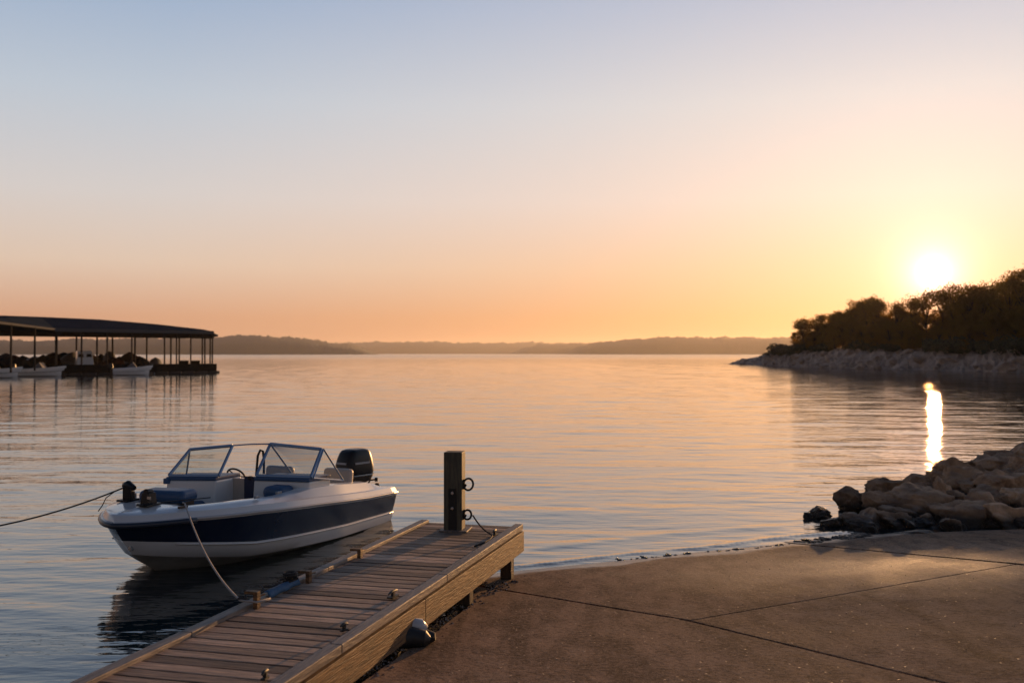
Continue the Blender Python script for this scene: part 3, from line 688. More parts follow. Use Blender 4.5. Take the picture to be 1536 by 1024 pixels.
# windshield points (local)
ZW = .86
Sx = dict(P2=(2.10, .82), P1=(2.20, .08), S1=(2.40, -.34), S2=(2.60, -.95))
Tp = dict(P2=(1.78, .77, 1.18), P1=(1.86, .05, 1.23), S1=(2.10, -.36, 1.215), S2=(2.26, -.90, 1.16))
V3 = lambda k: Vector((*Sx[k], ZW))
def frame_panel(corners, name='windshield_frame', r_=.021, parent=boat, glass=True):
    mb = MB(); n = len(corners)
    for i in range(n):
        a, b = Vector(corners[i]), Vector(corners[(i + 1) % n]); mb.tube([a, b], r_, 6)
    f = mb.build(name, M['alu'], parent, smooth='auto')
    if glass:
        c = sum((Vector(p) for p in corners), Vector()) / n; g = MB(); g.add([c + (Vector(p) - c) * .985 for p in corners], [tuple(range(n))]); g.build('pane', M['glass'], f, fix=False)
    return f
frame_panel([V3('P2'), V3('P1'), Tp['P1'], Tp['P2']]); frame_panel([V3('S2'), V3('S1'), Tp['S1'], Tp['S2']])
frame_panel([V3('P2') + Vector((-.03, .02, -.01)), (1.40, .86, .745), Vector(Tp['P2']) + Vector((-.02, .02, 0))], name='side_window_frame', r_=.012)
frame_panel([V3('S2') + Vector((-.03, -.02, -.01)), (2.28, -.95, .80), Vector(Tp['S2']) + Vector((-.02, -.02, 0))], name='side_window_frame', r_=.012)
MB().tube([Tp['P1'], (1.52, .16, .80)], .013, 6).build('windshield_strut', M['alu'], boat, smooth='auto')
MB().tube([Tp['P1'], Vector(Tp['P1']).lerp(Vector(Tp['S1']), .5) + Vector((0, 0, .008)), Tp['S1']], .009, 6).build('header_bar', M['alu'], boat)
mb = MB(); mb.tube([(1.62, .22, .5), (1.6, .22, .93), (1.58, .24, 1.02), (1.55, .3, 1.05)], .014, 6)
MB().tube([(1.72, -.27, .80), (1.70, -.26, 1.05), (1.66, -.25, 1.12), (1.6, -.25, 1.10), (1.58, -.25, .98), (1.58, -.25, .8)], .016, 8).build('grab_handle', M['dark_steel'], boat, smooth=True)
# consoles
for a, b, aft in (('P1', 'P2', .46), ('S1', 'S2', .46)):
    s_ = 1 if a == 'P1' else -1; A_, B_ = Vector(Sx[a]), Vector(Sx[b]); yo = B_.y - .0 * s_
    mb = MB(); pl = [(A_.x + .05, A_.y), (B_.x + .04, B_.y), (B_.x - aft, B_.y), (A_.x - aft, A_.y)]
    if s_ < 0: pl = pl[::-1]
    lo_ = [Vector((p[0] + .05, p[1], .2)) for p in pl]; n = 4
    mb.add([(x + (.06 if i in ((0, 1) if s_ > 0 else (2, 3)) else 0), y, .2) for i, (x, y) in enumerate(pl)] + [(x, y, ZW - .055) for x, y in pl], [(3, 2, 1, 0), (4, 5, 6, 7)] + [(i, (i + 1) % n, n + (i + 1) % n, n + i) for i in range(n)])
    mb.build('console', M['gel_white'], boat, bevel=.02)
    mb = MB(); mb.prism([(p[0] + (.012 if i in ((0, 1) if s_ > 0 else (2, 3)) else 0), p[1] + .008 * s_) for i, p in enumerate(pl)], ZW - .055, ZW - .012); mb.build('dashboard', M['vinyl_blue'], boat, bevel=.012)
# steering wheel, seats, bench
mb = MB(); cpt = Vector((1.62, -.66, .75)); pts = [cpt + Vector((.07 * math.sin(a), .14 * math.cos(a), .11 * math.sin(a))) for a in [i * math.pi / 10 for i in range(20)]]
mb.tube(pts, .013, 8, closed=True)
for k in (0, 7, 13): mb.tube([cpt, pts[k]], .009, 6)
mb.tube([cpt, cpt + Vector((.2, 0, -.08))], .02, 8); mb.build('steering_wheel', M['black'], boat, smooth='auto')
def seat(x, y, top=.93):
    st = MB().box((x, y, .42), (.46, .46, .14)).build('seat', M['vinyl_tan'], boat, bevel=.05, seg=3)
    MB().box((x - .23, y, top - .27), (.12, .44, .5), rot=Matrix.Rotation(-.12, 3, 'Y')).build('backrest', M['vinyl_tan'], st, bevel=.05, seg=3)
    MB().box((x, y, .28), (.3, .34, .16)).build('seat_base', M['gel_white'], st, bevel=.02)
seat(1.05, .42, .84); seat(1.1, -.5, .84)
bench = MB().box((.62, 0, .40), (.34, 1.2, .2)).build('rear_bench', M['vinyl_tan'], boat, bevel=.04, seg=3)
MB().box((.50, 0, .46), (.10, 1.2, .2)).build('backrest', M['vinyl_tan'], bench, bevel=.04, seg=3)
MB().box((2.16, -.03, .54), (.03, .19, .60)).build('door_panel', M['vinyl_navy'], boat, bevel=.008)
MB().box((2.10, -.28, .51), (.03, .30, .58)).build('door_panel', M['vinyl_tan'], boat, bevel=.008)
MB().box((2.16, -.04, .82), (.05, .05, .05)).build('latch', M['black'], boat, bevel=.006)
# bow seats: blue cushions
def cushion(c, d, nm='cushion', m='vinyl_blue', rz=0, b=.06): return MB().box((0, 0, 0), d).build(nm, M[m], boat, bevel=b, seg=4, loc=c, rz=rz)
cushion((3.48, -.20, .765), (.34, .60, .15), rz=.15, b=.07); cushion((3.50, -.20, .64), (.24, .40, .10), 'seat_base', 'gel_white', .15, .02)
MB().box((3.46, .065, .72), (.22, .03, .18), rz=.15).build('cushion_end', M['steel'], boat, bevel=.01)
cushion((2.9, .50, .50), (1.0, .2, .12)); cushion((2.9, -.55, .50), (1.0, .2, .12)); cushion((2.35, .52, .70), (.30, .30, .15), 'side_cushion', 'vinyl_blue', 0, .065)
# speaker lumps and small hardware
def small(nm, c, d, m='black', rz=0, b=.006): return MB().box((0, 0, 0), d).build(nm, M[m], boat, bevel=b, loc=c, rz=rz)
small('deck_clip', (2.75, .80, .755), (.09, .035, .03), 'alu_dull'); small('deck_clip', (3.15, .78, .755), (.08, .03, .03), 'alu_dull')
small('vent', (2.62, -.93, .80), (.16, .05, .07), 'vinyl_blue'); small('stern_light', (.04, .60, .50), (.05, .05, .06))
mb = MB(); mb.tube([(.0, .42, .50), (.0, .46, .56), (-.03, .52, .57)], .012, 6); mb.tube([(-.03, .52, .57), (-.05, .56, .57)], .03, 8); mb.build('stern_cleat', M['black'], boat, smooth='auto')
# bow gear
bw = empty('x'); bpy.data.objects.remove(bw)
g = MB(); g.box((0, 0, .012), (.20, .15, .024)); g.box((0, 0, .09), (.085, .09, .15), rz=.3); g.tube([(-.02, -.07, .165), (.0, .0, .185), (.02, .11, .15)], [.035, .048, .03], 10); g.tube([(.0, -.05, .19), (.0, .03, .21)], .022, 8); g.box((.03, .10, .07), (.03, .03, .10))
g.build('bow_winch', M['black'], boat, smooth='auto', loc=(3.86, -.44, zd(.85) - .0), bevel=.004)
small('winch_lamp', (3.83, -.37, zd(.85) + .06), (.03, .03, .07), 'silver')
g = MB(); g.box((0, 0, .01), (.22, .15, .02)); g.box((0, 0, .08), (.13, .12, .12), taper=.8); g.box((.02, -.075, .015), (.10, .06, .02)); g.tube([(-.04, .0, .14), (.05, 0, .15)], .035, 10); g.tube([(.12, .02, .02), (.02, .07, .03)], .012, 6)
g.build('anchor_roller', M['black'], boat, smooth='auto', loc=(4.08, .05, zd(.9) + .008), bevel=.004)
small('decal', (4.15, .115, zd(.9) + .10), (.004, .05, .03), 'silver', b=0)
mb = MB(); mb.tube([(4.0, .03, zd(.9) + .02), (3.7, .14, zd(.85) + .015), (3.4, .33, zd(.8) + .02)], .006, 6); mb.build('cable', M['black'], boat)
small('bow_cleat', (4.02, .46, zd(.88) + .006), (.14, .03, .025), 'steel')
small('bow_eye', (4.32, .03, .33), (.06, .04, .05), 'silver')
# outboard
om = empty('outboard_motor', (-.30, .02, 0), R(-14)); om.parent = boat
def ring_rows(specs, n=28, p=4.2):
    rows = []
    for z, cx, lx, ly in specs:
        row = []
        for i in range(n):
            a = 2 * math.pi * i / n; c, s_ = math.cos(a), math.sin(a)
            row.append((cx + lx * math.copysign(abs(c) ** (2 / p), c), ly * math.copysign(abs(s_) ** (2 / p), s_), z))
        rows.append(row)
    return rows
mb = MB(); rw = ring_rows([(.60, 0, .27, .185), (.64, 0, .285, .195), (.72, 0, .28, .192), (.84, -.005, .25, .175), (.92, -.012, .22, .158), (.955, -.015, .19, .14), (.972, -.02, .13, .10)]); mb.loft(rw, cyc=True); mb.add(rw[-1], [tuple(range(28))]); cow = mb.build('cowling', M['black'], om, smooth='auto')
mb = MB(); rw = ring_rows([(.47, 0, .17, .12), (.50, 0, .24, .165), (.575, 0, .275, .19), (.59, 0, .275, .19)]); mb.loft(rw, cyc=True); mb.add(rw[0], [tuple(range(28))]); mb.build('lower_pan', M['black_rub'], om, smooth='auto')
mb = MB(); rw = ring_rows([(.586, 0, .283, .196), (.602, 0, .285, .198)]); mb.loft(rw, cyc=True); mb.build('trim_band', M['silver'], om, smooth='auto')
for s_ in (1, -1): MB().box((.02, s_ * .188, .775), (.30, .01, .03), rot=Matrix.Rotation(s_ * .10, 3, 'X')).build('decal', M['alu_dull'], om, bevel=.002)
MB().box((.272, 0, .775), (.012, .20, .03), rot=Matrix.Rotation(-.25, 3, 'Y')).build('decal', M['alu_dull'], om, bevel=.002)
MB().box((.265, -.02, .625), (.05, .05, .02)).build('badge', M['silver'], om)
mb = MB(); rw = ring_rows([(-.45, -.03, .10, .05), (.1, -.02, .12, .07), (.46, 0, .15, .11)], 16, 2.4); mb.loft(rw, cyc=True); mb.box((.12, 0, .30), (.16, .22, .26)); mb.build('leg', M['black'], om, smooth='auto')
# spray strakes along both hull sides
for sgn in (1, -1):
    pts = []
    for u in us:
        if u > .93: continue
        r_ = hull_rows(u)[4]; pts.append((r_[0], sgn * (r_[1] + .008), r_[2]))
    MB().tube(pts, .011, 6).build('spray_strake', M['gel_white'], boat, smooth=True)

# mooring ropes
a_ = world_b((4.0, .47, zd(.88) + .03)); a_.z += .01
b_ = atz(362, 899, ZD + .07)
pts = [a_ + Vector((-.03, .02, .01)), a_] + catenary(a_, b_, .13, 26)[1:] + [b_ + Vector((.06, -.02, -.0)), b_ + Vector((.12, -.01, -.01)), b_ + Vector((.2, .08, -.005))]
tag(MB().tube(pts, .0085, 8).build('mooring_rope', M['rope_pale'], smooth=True), 'pale mooring rope sagging from the boat bow to the left pier rail', 'rope')
w_ = world_b((3.86, -.44, zd(.85) + .17)); e_ = Vector((-7.6, 9.2, .75)); 
c2 = atd(0, 774, 10.3); dirv = (c2 - w_); e_ = w_ + dirv * 1.6; pts = catenary(w_, e_, .10, 30)
tag(MB().tube(pts, .0085, 8).build('mooring_rope', M['rope_dark'], smooth=True), 'taut dark rope leading left over the water from the black bow winch', 'rope')
k_ = pts[2]; lp = [k_, k_ + Vector((-.09, -.03, -.07)), world_b((4.12, -.56, .72)), world_b((4.16, -.58, .66))]
tag(MB().tube(lp, .006, 6).build('rope_tail', M['rope_dark'], smooth=True), 'short loose rope tail hanging from the dark rope to the bow rim', 'rope')
pl_ = MB().tube([(e_.x - .08, e_.y, -1.7), (e_.x - .08, e_.y, 1.3)], [.13, .11], 16); tag(pl_.build('mooring_pile', M['pile_wood'], smooth='auto'), 'round dark timber pile standing in the water left of the boat', 'pile')

# ------------------------------------------------------------------ covered marina
mar = empty('covered_dock', atd(200, 559, 120).xy.to_3d(), 0, 'long covered boat dock with a dark metal roof on thin posts across the water', 'boat dock')
mo = mar.location.copy()
def mloc(p): return Vector(p) - mo
EZ = 5.1
def epos(px, d, z): p = atd(px, 530, d); return Vector((p.x, p.y, z))
EA, EB = epos(320, 123, EZ), epos(83, 109, EZ); EC = epos(-25, 80, EZ + .1)
eav = [EC, EB] + [EB.lerp(EA, t) for t in (.33, .66)] + [EA]
rid = [epos(-60, 112, 0), epos(60, 124, 0), epos(150, 128, 0), epos(235, 131, 0), epos(306, 130, 0)]
for p, yy in zip(rid, (471, 475, 479, 486, 494.0)): p.z = H + (530 - yy) / FPX * p.y
bak = [Vector((r_.x * 1.0 - 2, r_.y + 13, EZ)) for r_ in rid]
mb = MB(); mb.loft([[mloc(p) for p in eav], [mloc(p) for p in rid], [mloc(p) for p in bak]])
mb.loft([[mloc(p) - Vector((0, 0, .3)) for p in eav], [mloc(p) - Vector((0, 0, .3)) for p in bak]])
mb.add([mloc(eav[-1]), mloc(rid[-1]), mloc(bak[-1]), mloc(bak[-1]) - Vector((0, 0, .3)), mloc(eav[-1]) - Vector((0, 0, .3))], [(0, 1, 2, 3, 4)])
mb.build('roof', M['roof'], mar)
mb = MB()
for a, b in zip(eav, eav[1:]):
    mid = mloc((a + b) / 2); d_ = b - a; mb.box(mid + Vector((0, 0, -.12)), ((b - a).length + .1, .12, .38 if a is not eav[0] else .22), rz=math.atan2(d_.y, d_.x))
mb.build('eave_trim', M['eave'], mar)
def fpos(px):                                             # dock front edge
    t = (px - 83) / 237; return EB.lerp(EA, t) if px >= 83 else EB.lerp(EC, (83 - px) / 108)
plat = [fpos(326), fpos(83), EC]
mb = MB(); inn = [Vector((p.x - 2.0, p.y + 3.2, 0)) for p in plat]
for a, b, c, d_ in ((plat[0], plat[1], inn[1], inn[0]),):
    mb.prism([mloc(Vector((q.x, q.y, 0))).xy for q in (a, b, c, d_)], .18 , 1.12)
bk = [Vector((p.x - 4, p.y + 12, 0)) for p in plat[:2]]; mb.prism([mloc(q).xy for q in (bk[0], bk[1], bk[1] + Vector((-1, 2.5, 0)), bk[0] + Vector((-1, 2.5, 0)))], .12, .9)
mb.prism([mloc(q).xy for q in (inn[0], inn[0] + Vector((-2.6, .0, 0)), bk[0] + Vector((-2.6, 0, 0)), bk[0])], .15, 1.0)
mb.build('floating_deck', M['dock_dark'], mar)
mb = MB()
for t in np.linspace(.02, .98, 12):
    p = mloc(plat[0].lerp(plat[1], t)); mb.box((p.x, p.y - .06, -.1), (1.4, .5, .7), rz=.25)
mb.build('floats', M['black_rub'], mar)
for px in (-10, 8, 44, 83, 118, 154, 190, 240, 259, 282, 301, 318):
    p = mloc(fpos(px)); MB().box((p.x, p.y + .12, EZ / 2 + .3), (.14, .14, EZ - .8)).build('roof_post', M['dark_steel'], mar)
for t in np.linspace(0.03, .97, 5):
    for rr_, q in enumerate(((inn[0].lerp(inn[1], t)), (bk[0].lerp(bk[1], t * .98)))):
        MB().box((mloc(q).x, mloc(q).y + .2, EZ / 2 + .3), (.16, .16, EZ - .7)).build('roof_post', M['dark_steel'], mar)
mb = MB()
for t in np.linspace(.02, .98, 9):
    a = mloc(plat[0].lerp(plat[1], t)); b = mloc(bk[0].lerp(bk[1], t)); mb.tube([(a.x, a.y, EZ - .55), (b.x, b.y, EZ - .55)], .13, 4)
for rr_ in (inn, bk):
    a, b = mloc(rr_[0]), mloc(rr_[1]); b = a.lerp(b, 1.55); c = (a + b) / 2; mb.box((c.x, c.y, EZ - .5), ((b - a).length, .12, .4), rz=math.atan2((b - a).y, (b - a).x))
mb.build('roof_beams', M['dark_steel'], mar)

# boats lying in the slips
def small_boat(loc, rz, Ln, label, hullm='gel_white', kind='open', group='boats lying at the covered dock', bandm=None):
    e = empty('motorboat', loc, rz, label, 'boat', group); B = Ln * .2
    mb = MB(); uu = [i / 12 for i in range(13)]
    for sgn in (1, -1):
        rows = []
        for u in uu:
            y = B * hb(u, 1, .9, .4, 2.6, .7); x = Ln * (u - .5); zt = .75 + .35 * u ** 2
            rows.append([(x, sgn * y, zt), (x - .05 * u ** 4 * Ln, sgn * y * .93, zt * .55), (x - .09 * u ** 4 * Ln, sgn * y * .85, zt * .5), (x - .1 * u ** 4 * Ln, sgn * y * .7, .08), (x - .13 * u ** 4 * Ln, 0, -.2)])
        mb.loft(rows, mats=[0, 1, 0, 0])
    mb.mi = 0; mb.add([(-Ln / 2, B * .9, .75), (-Ln / 2, -B * .9, .75), (-Ln / 2, -B * .6, .0), (-Ln / 2, B * .6, .0)], [(0, 1, 2, 3)])
    mb.build('hull', [M[hullm], M[bandm or 'rub_dark']], e, smooth='auto')
    pl = [(Ln * (u - .5), B * hb(u, 1, .9, .4, 2.6, .7) * .99) for u in uu]
    mb = MB(); mb.prism([(x, y, .35 * (x / Ln + .5) ** 2) for x, y in pl] + [(x, -y, .35 * (x / Ln + .5) ** 2) for x, y in reversed(pl[:-1])], .55, .76); mb.build('deck', M[hullm], e)
    if kind == 'open':
        mb = MB(); w = B * .8; mb.add([(.4, w, .85), (.4, -w, .85), (.0, -w * .8, 1.45), (.0, w * .8, 1.45), (-.7, w, .85), (-.7, -w, .85)], [(0, 1, 2, 3), (0, 3, 4), (1, 5, 2)]); mb.build('windshield', M['tarp_grey'], e)
    if kind == 'cover':
        mb = MB(); rows = []
        for i in range(9):
            u = i / 8; x = Ln * (u - .5) * .96; w = B * hb(u, 1, .95, .4, 2.6, .7) * 1.02 + .02; hgt = .78 + 1.15 * math.sin(min(1, u * 1.15 + .12) * math.pi) ** .7 * (1 if u < .8 else .8)
            rows.append([(x, w, .72 + .3 * u * u), (x, w * .55, (hgt + .9) / 2 + .25), (x, 0, hgt), (x, -w * .55, (hgt + .9) / 2 + .25), (x, -w, .72 + .3 * u * u)])
        mb.loft(rows); mb.build('cover', M[bandm or 'tarp'], e, smooth=True)
    if kind == 'cabin':
        mb = MB(); w = B * .85; mb.add([(1.2, w, .9), (1.2, -w, .9), (.2, -w * .8, 2.7), (.2, w * .8, 2.7), (-1.6, w * .85, 2.7), (-1.6, -w * .85, 2.7), (-1.9, w, .9), (-1.9, -w, .9)], [(0, 1, 2, 3), (3, 2, 5, 4), (4, 5, 7, 6), (0, 3, 4, 6), (1, 7, 5, 2)]); cb = mb.build('cabin', M[hullm], e, bevel=.06)
        for y_ in (-.42, .42):
            MB().add([(.62, (y_ - .3) * w * 1.1, 1.98), (.62, (y_ + .3) * w * 1.1, 1.98), (.42, (y_ + .22) * w * 1.1, 2.35), (.42, (y_ - .22) * w * 1.1, 2.35)], [(0, 1, 2, 3)]).build('window', M['black'], cb, fix=False)
    mb = MB(); mb.box((-Ln / 2 - .25, 0, 1.05), (.5, .38, .55), taper=.75); mb.box((-Ln / 2 - .2, 0, .4), (.2, .15, 1.0)); mb.build('outboard_motor', M['black'], e, bevel=.06)
    return e
def wpos(px, d): p = atd(px, 530, d); return Vector((p.x, p.y, 0))
small_boat(wpos(62, 105), R(8), 5.0, 'white open boat with low windshield moored at the dock left of the slanted cabin')
small_boat(wpos(200, 110.5), R(18), 4.1, 'small white runabout moored in the middle of the covered dock', bandm='rub')
small_boat(wpos(127, 116), R(-62), 5.6, 'white boat with a steep slanted cabin front under the dock roof', kind='cabin')
small_boat(wpos(232, 128), R(-80), 4.2, 'boat at the right of the sheltered row, sun glint put in as a pale cover', kind='cover', bandm='tarp_grey')  # pale cover stands in for sun glinting off the windshield
small_boat(wpos(-6, 98), R(20), 4.8, 'white boat bow just entering at the left edge of view')
dk = [(28, 112, 'tarp', 'blue black'), (50, 121, 'tarp', 'black'), (80, 124, 'tarp_red', 'dark red'), (166, 119, 'tarp_red', 'maroon'), (183, 126, 'tarp', 'navy'), (207, 124, 'tarp', 'charcoal'), (100, 130, 'tarp', 'black'), (10, 122, 'tarp', 'dark grey')]
lbs = ['boat under a blue black cover behind the left white boat', 'boat under a black cover deep under the roof behind the left white boat', 'boat under a dark red cover left of the slanted white cabin', 'boat under a maroon cover right of the slanted white cabin', 'boat under a navy cover between the maroon one and the charcoal one', 'boat under a charcoal cover behind the small white runabout', 'boat under a black cover behind the slanted white cabin', 'boat under a dark grey cover at the far left of the dock']
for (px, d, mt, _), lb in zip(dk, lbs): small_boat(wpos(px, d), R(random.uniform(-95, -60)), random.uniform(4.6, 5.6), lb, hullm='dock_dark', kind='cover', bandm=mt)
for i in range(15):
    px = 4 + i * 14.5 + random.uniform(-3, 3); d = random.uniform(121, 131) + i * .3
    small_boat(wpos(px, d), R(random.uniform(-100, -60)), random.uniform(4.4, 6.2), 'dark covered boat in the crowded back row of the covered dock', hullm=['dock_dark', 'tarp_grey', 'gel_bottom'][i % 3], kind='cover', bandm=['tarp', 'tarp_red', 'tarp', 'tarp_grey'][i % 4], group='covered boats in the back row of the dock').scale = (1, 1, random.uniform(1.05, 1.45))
for i, (px, w) in enumerate(((270, .5), (287, .35))):
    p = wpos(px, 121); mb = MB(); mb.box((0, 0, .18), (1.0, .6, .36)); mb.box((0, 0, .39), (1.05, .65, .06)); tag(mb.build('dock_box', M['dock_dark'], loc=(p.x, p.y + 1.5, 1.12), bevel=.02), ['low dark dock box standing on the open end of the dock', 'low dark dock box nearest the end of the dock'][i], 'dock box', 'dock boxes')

# ------------------------------------------------------------------ wooded headland on the right
shl = [P2(atz(px, py, 0)) for px, py in ((1088, 546.3), (1120, 547), (1180, 549.5), (1240, 551.5), (1300, 553), (1400, 555.5), (1470, 557), (1540, 559))]
shl += [Vector((80, 106)), Vector((100, 85)), Vector((140, 70)), Vector((200, 60))]
def arc(pl, n):
    ds = [0]
    for a, b in zip(pl, pl[1:]): ds.append(ds[-1] + (b - a).length)
    out = []
    for i in range(n):
        s_ = ds[-1] * i / (n - 1)
        for k in range(len(pl) - 1):
            if s_ <= ds[k + 1] + 1e-6: out.append(pl[k].lerp(pl[k + 1], (s_ - ds[k]) / (ds[k + 1] - ds[k]))); break
    return out
ln = arc(shl, 420); inland = Vector((.50, .866))
def bank_h(s01, t):
    base = 3.0 * float(smooth(0, 7.5, t)) * min(1, .25 + s01 * 7) + .05 * max(0, t - 7)
    return base
mb = MB(); rows = []; ts = [-3, -1, -.2, 0, .4, .8, 1.3, 1.9, 2.6, 3.3, 4, 4.8, 5.7, 6.6, 7.5, 9, 12, 18, 30, 60, 110]
rs = np.random.RandomState(2); prof = np.interp(np.arange(420), np.arange(0, 420, 6), rs.uniform(-1, 1, 70))
for i, p in enumerate(ln):
    row = []; s01 = i / 419
    for k, t in enumerate(ts):
        q = p + inland * t; z = bank_h(s01, max(0, t)) if t > 0 else t * .5
        if 0 < t < 9: z += (rs.uniform(-.16, .30) + .30 * prof[i]) * min(1, t / 2) * (.3 + min(1, s01 * 8)) ; z = math.floor(z / .45) * .35 + z * .22 if t > 1 else z
        jit = rs.uniform(-.35, .35) if 0 < t < 9 else 0
        row.append((q.x + jit, q.y + jit, z))
    rows.append(row)
mb.loft(rows); tag(mb.build('headland', M['limestone'], smooth='auto'), kind='structure')
lime_meshes = []
for i in range(5):
    me = rock_mesh(300 + i, 3, 9, 20); me.materials.clear(); me.materials.append(M['limestone']); lime_meshes.append(me)
for i in range(90):
    k = int(8 + 400 * rs.uniform(0, .62)); p = ln[k]; t = rs.uniform(.3, 6.5); q = p + inland * t; s_ = rs.uniform(.35, 1.0)
    o = link(bpy.data.objects.new('boulder', lime_meshes[i % 5])); o.location = (q.x, q.y, bank_h(k / 419, t) * .9 + .1); o.scale = (s_ * rs.uniform(1, 1.7), s_, s_ * rs.uniform(.5, .8)); o.rotation_euler = (rs.uniform(-.3, .3), rs.uniform(-.3, .3), rs.uniform(0, 6))
    tag(o, 'pale limestone boulder on the rocky bank below the headland trees', 'boulder', 'pale boulders along the headland shore')

def make_tree(seed, hgt=10.0, leaves=9500):
    rg = random.Random(seed); e = empty('tree')
    lobes = []; mb = MB()
    lean = rg.uniform(-.5, .5)
    tp = [(0, 0, -.6), (lean * .2, 0, hgt * .2), (lean * .6, rg.uniform(-.3, .3), hgt * .45), (lean, rg.uniform(-.3, .3), hgt * .75)]
    mb.tube(tp, [.24, .18, .13, .05], 8)
    nl = rg.randint(20, 27)
    for k in range(nl):
        z = hgt * (rg.uniform(.14, .92) if k > 2 else rg.uniform(.80, .92)); wd = hgt * (.34 if z < hgt * .65 else .34 * (1.12 - z / hgt) / .47) * (1 - .25 * (z < hgt * .3))
        a = rg.uniform(0, 6.28); r_ = wd * rg.uniform(.35, 1.0); c = Vector((lean + r_ * math.cos(a), r_ * math.sin(a), z)); rad = hgt * rg.uniform(.06, .135); lobes.append((c, rad))
        st = Vector(tp[1]).lerp(Vector(tp[3]), max(0, min(1, (z / hgt - .25) * .9))); mb.tube([st, st.lerp(c, .5) + Vector((0, 0, .15)), c], [.09, .06, .02], 5)
    mb.build('trunk', M['bark'], e, smooth=True)
    cr = MB(); rgn = np.random.RandomState(seed); per = int(leaves / nl)
    for c, rad in lobes:
        cr_r = rgn.uniform(0, 1)
        d = rgn.normal(size=(per, 3)); d /= np.linalg.norm(d, axis=1)[:, None]
        # clumps inside each lobe so that the outline stays ragged
        bumps = 1 + .38 * np.sin(d[:, 0] * 5 + cr_r * 9) * np.cos(d[:, 1] * 6 + cr_r * 5) + .30 * np.sin(d[:, 2] * 11 + cr_r * 7)
        rr = rad * bumps * rgn.uniform(.25, 1.0, per) ** .45 * 1.3
        pts = np.array(c) + d * rr[:, None] * np.array([1, 1, .75])
        for p in pts:
            s_ = rgn.uniform(.07, .17) * hgt / 10; u_ = rgn.normal(size=3); u_ /= np.linalg.norm(u_); w_ = np.cross(u_, rgn.normal(size=3)); w_ /= np.linalg.norm(w_) + 1e-6
            cr.rv = float(np.clip(cr_r * .6 + rgn.uniform(0, .4), 0, 1)); cr.add([p - u_ * s_, p + w_ * s_ * .7, p + u_ * s_, p - w_ * s_ * .7], [(0, 1, 2, 3)])
    cr.build('crown', M['leaf'], e, fix=False); return e
protos = [make_tree(40 + i) for i in range(6)] + [make_tree(60 + i, leaves=5600) for i in range(2)]; used = [False] * 8
def place_tree(i, q, z, h, rz, label, group='trees of the wooded headland', wide=1.0):
    k = i % 6 if not (group != 'front trees of the headland wood' and abs(q.x / q.y * FPX + CX - 1402) < 42) else 6 + i % 2
    if used[k]: o = copy_tree(protos[k])
    else: o = protos[k]; used[k] = True
    o.location = (q.x, q.y, z); o.scale = (h / 10 * wide, h / 10 * wide, h / 10); o.rotation_euler = (0, 0, rz); tag(o, label, 'tree', group)
top = [(1150, 520), (1172, 508), (1182, 482), (1203, 475), (1218, 484), (1233, 467), (1248, 482), (1260, 459), (1296, 446), (1311, 452), (1326, 441), (1335, 458), (1351, 450), (1376, 443), (1411, 431), (1439, 426), (1461, 434), (1487, 418), (1507, 426), (1540, 402), (1600, 380), (1760, 350)]
def shore_at(px):
    best = min(range(len(ln)), key=lambda k: abs(ln[k].x / ln[k].y * FPX + CX - px)); return best
rg = random.Random(21); cnt = 0
named = dict(enumerate(['first small tree at the left tip of the headland wood', 'second tree from the left tip of the headland wood with a rounded top', 'tree left of the sky gap near the tip of the headland wood', 'tree just right of the sky gap near the tip of the headland wood', 'crest tree left of the first high hump of the headland wood', 'broad tree forming the first high hump of the headland wood',
 'crest tree on the right shoulder of the first high hump of the wood', 'crest tree in the dip between the first hump and the sun', 'thin open tree left of the sun with sky showing through', 'thin open tree directly beneath the sun disc', 'thin open tree just right of the sun disc', 'dark crest tree next right of the thin open trees', 'crest tree in the low dip right of the sun', 'tall rounded crest tree between the low dip and the frame edge', 'crest tree second from the right edge of the photo', 'tallest visible tree at the right edge of the photo',
 'first tree of the headland beyond the right edge', 'second tree of the headland beyond the right edge', 'third tree of the headland beyond the right edge', 'farthest tree of the headland beyond the right edge']))
crest = [1188, 1207, 1234, 1262, 1280, 1297, 1325, 1352, 1376, 1395, 1415, 1439, 1462, 1487, 1510, 1536, 1570, 1610, 1660, 1720]
for px in crest:
    k = shore_at(px); p = ln[k]; t = rg.uniform(9, 13); q = p + inland * t; zb = bank_h(k / 419, t) - .3; pxx = q.x / q.y * FPX + CX
    h = H + (530 - interp(pxx, top)) / FPX * q.y - zb; place_tree(cnt, q, zb, h * 1.02, rg.uniform(0, 6), named.get(cnt, 'dark backlit tree standing in the crest line of the headland wood'), wide=.85 if cnt > 2 else 1.15); cnt += 1
for row in range(3):                                          # denser, lower trees in front and behind
    for j in range(27):
        px = 1188 + j * 15 + rg.uniform(-5, 5) + row * 5; k = shore_at(px); p = ln[k]; t = (8.0, 15, 22)[row] + rg.uniform(-1.2, 1.5); q = p + inland * t; zb = bank_h(k / 419, t) - .4; pxx = q.x / q.y * FPX + CX
        h = (H + (530 - interp(pxx, top)) / FPX * q.y - zb) * (rg.uniform(.45, .62) + .2 * (j < 6), rg.uniform(.62, .80) + .1 * (j < 6), rg.uniform(.62, .82))[row]
        if abs(pxx - 1402) < 24:                                 # trees kept lower here so the low sun reaches the water
            h *= (.6, .62, .75)[row]
        place_tree(cnt, q, zb, max(2.5, h), rg.uniform(0, 6), ['low tree at the front of the headland wood', 'dark tree inside the headland wood', 'dark tree at the back of the headland wood'][row], ['front trees of the headland wood', 'inner trees of the headland wood', 'rear trees of the headland wood'][row], wide=1.15); cnt += 1
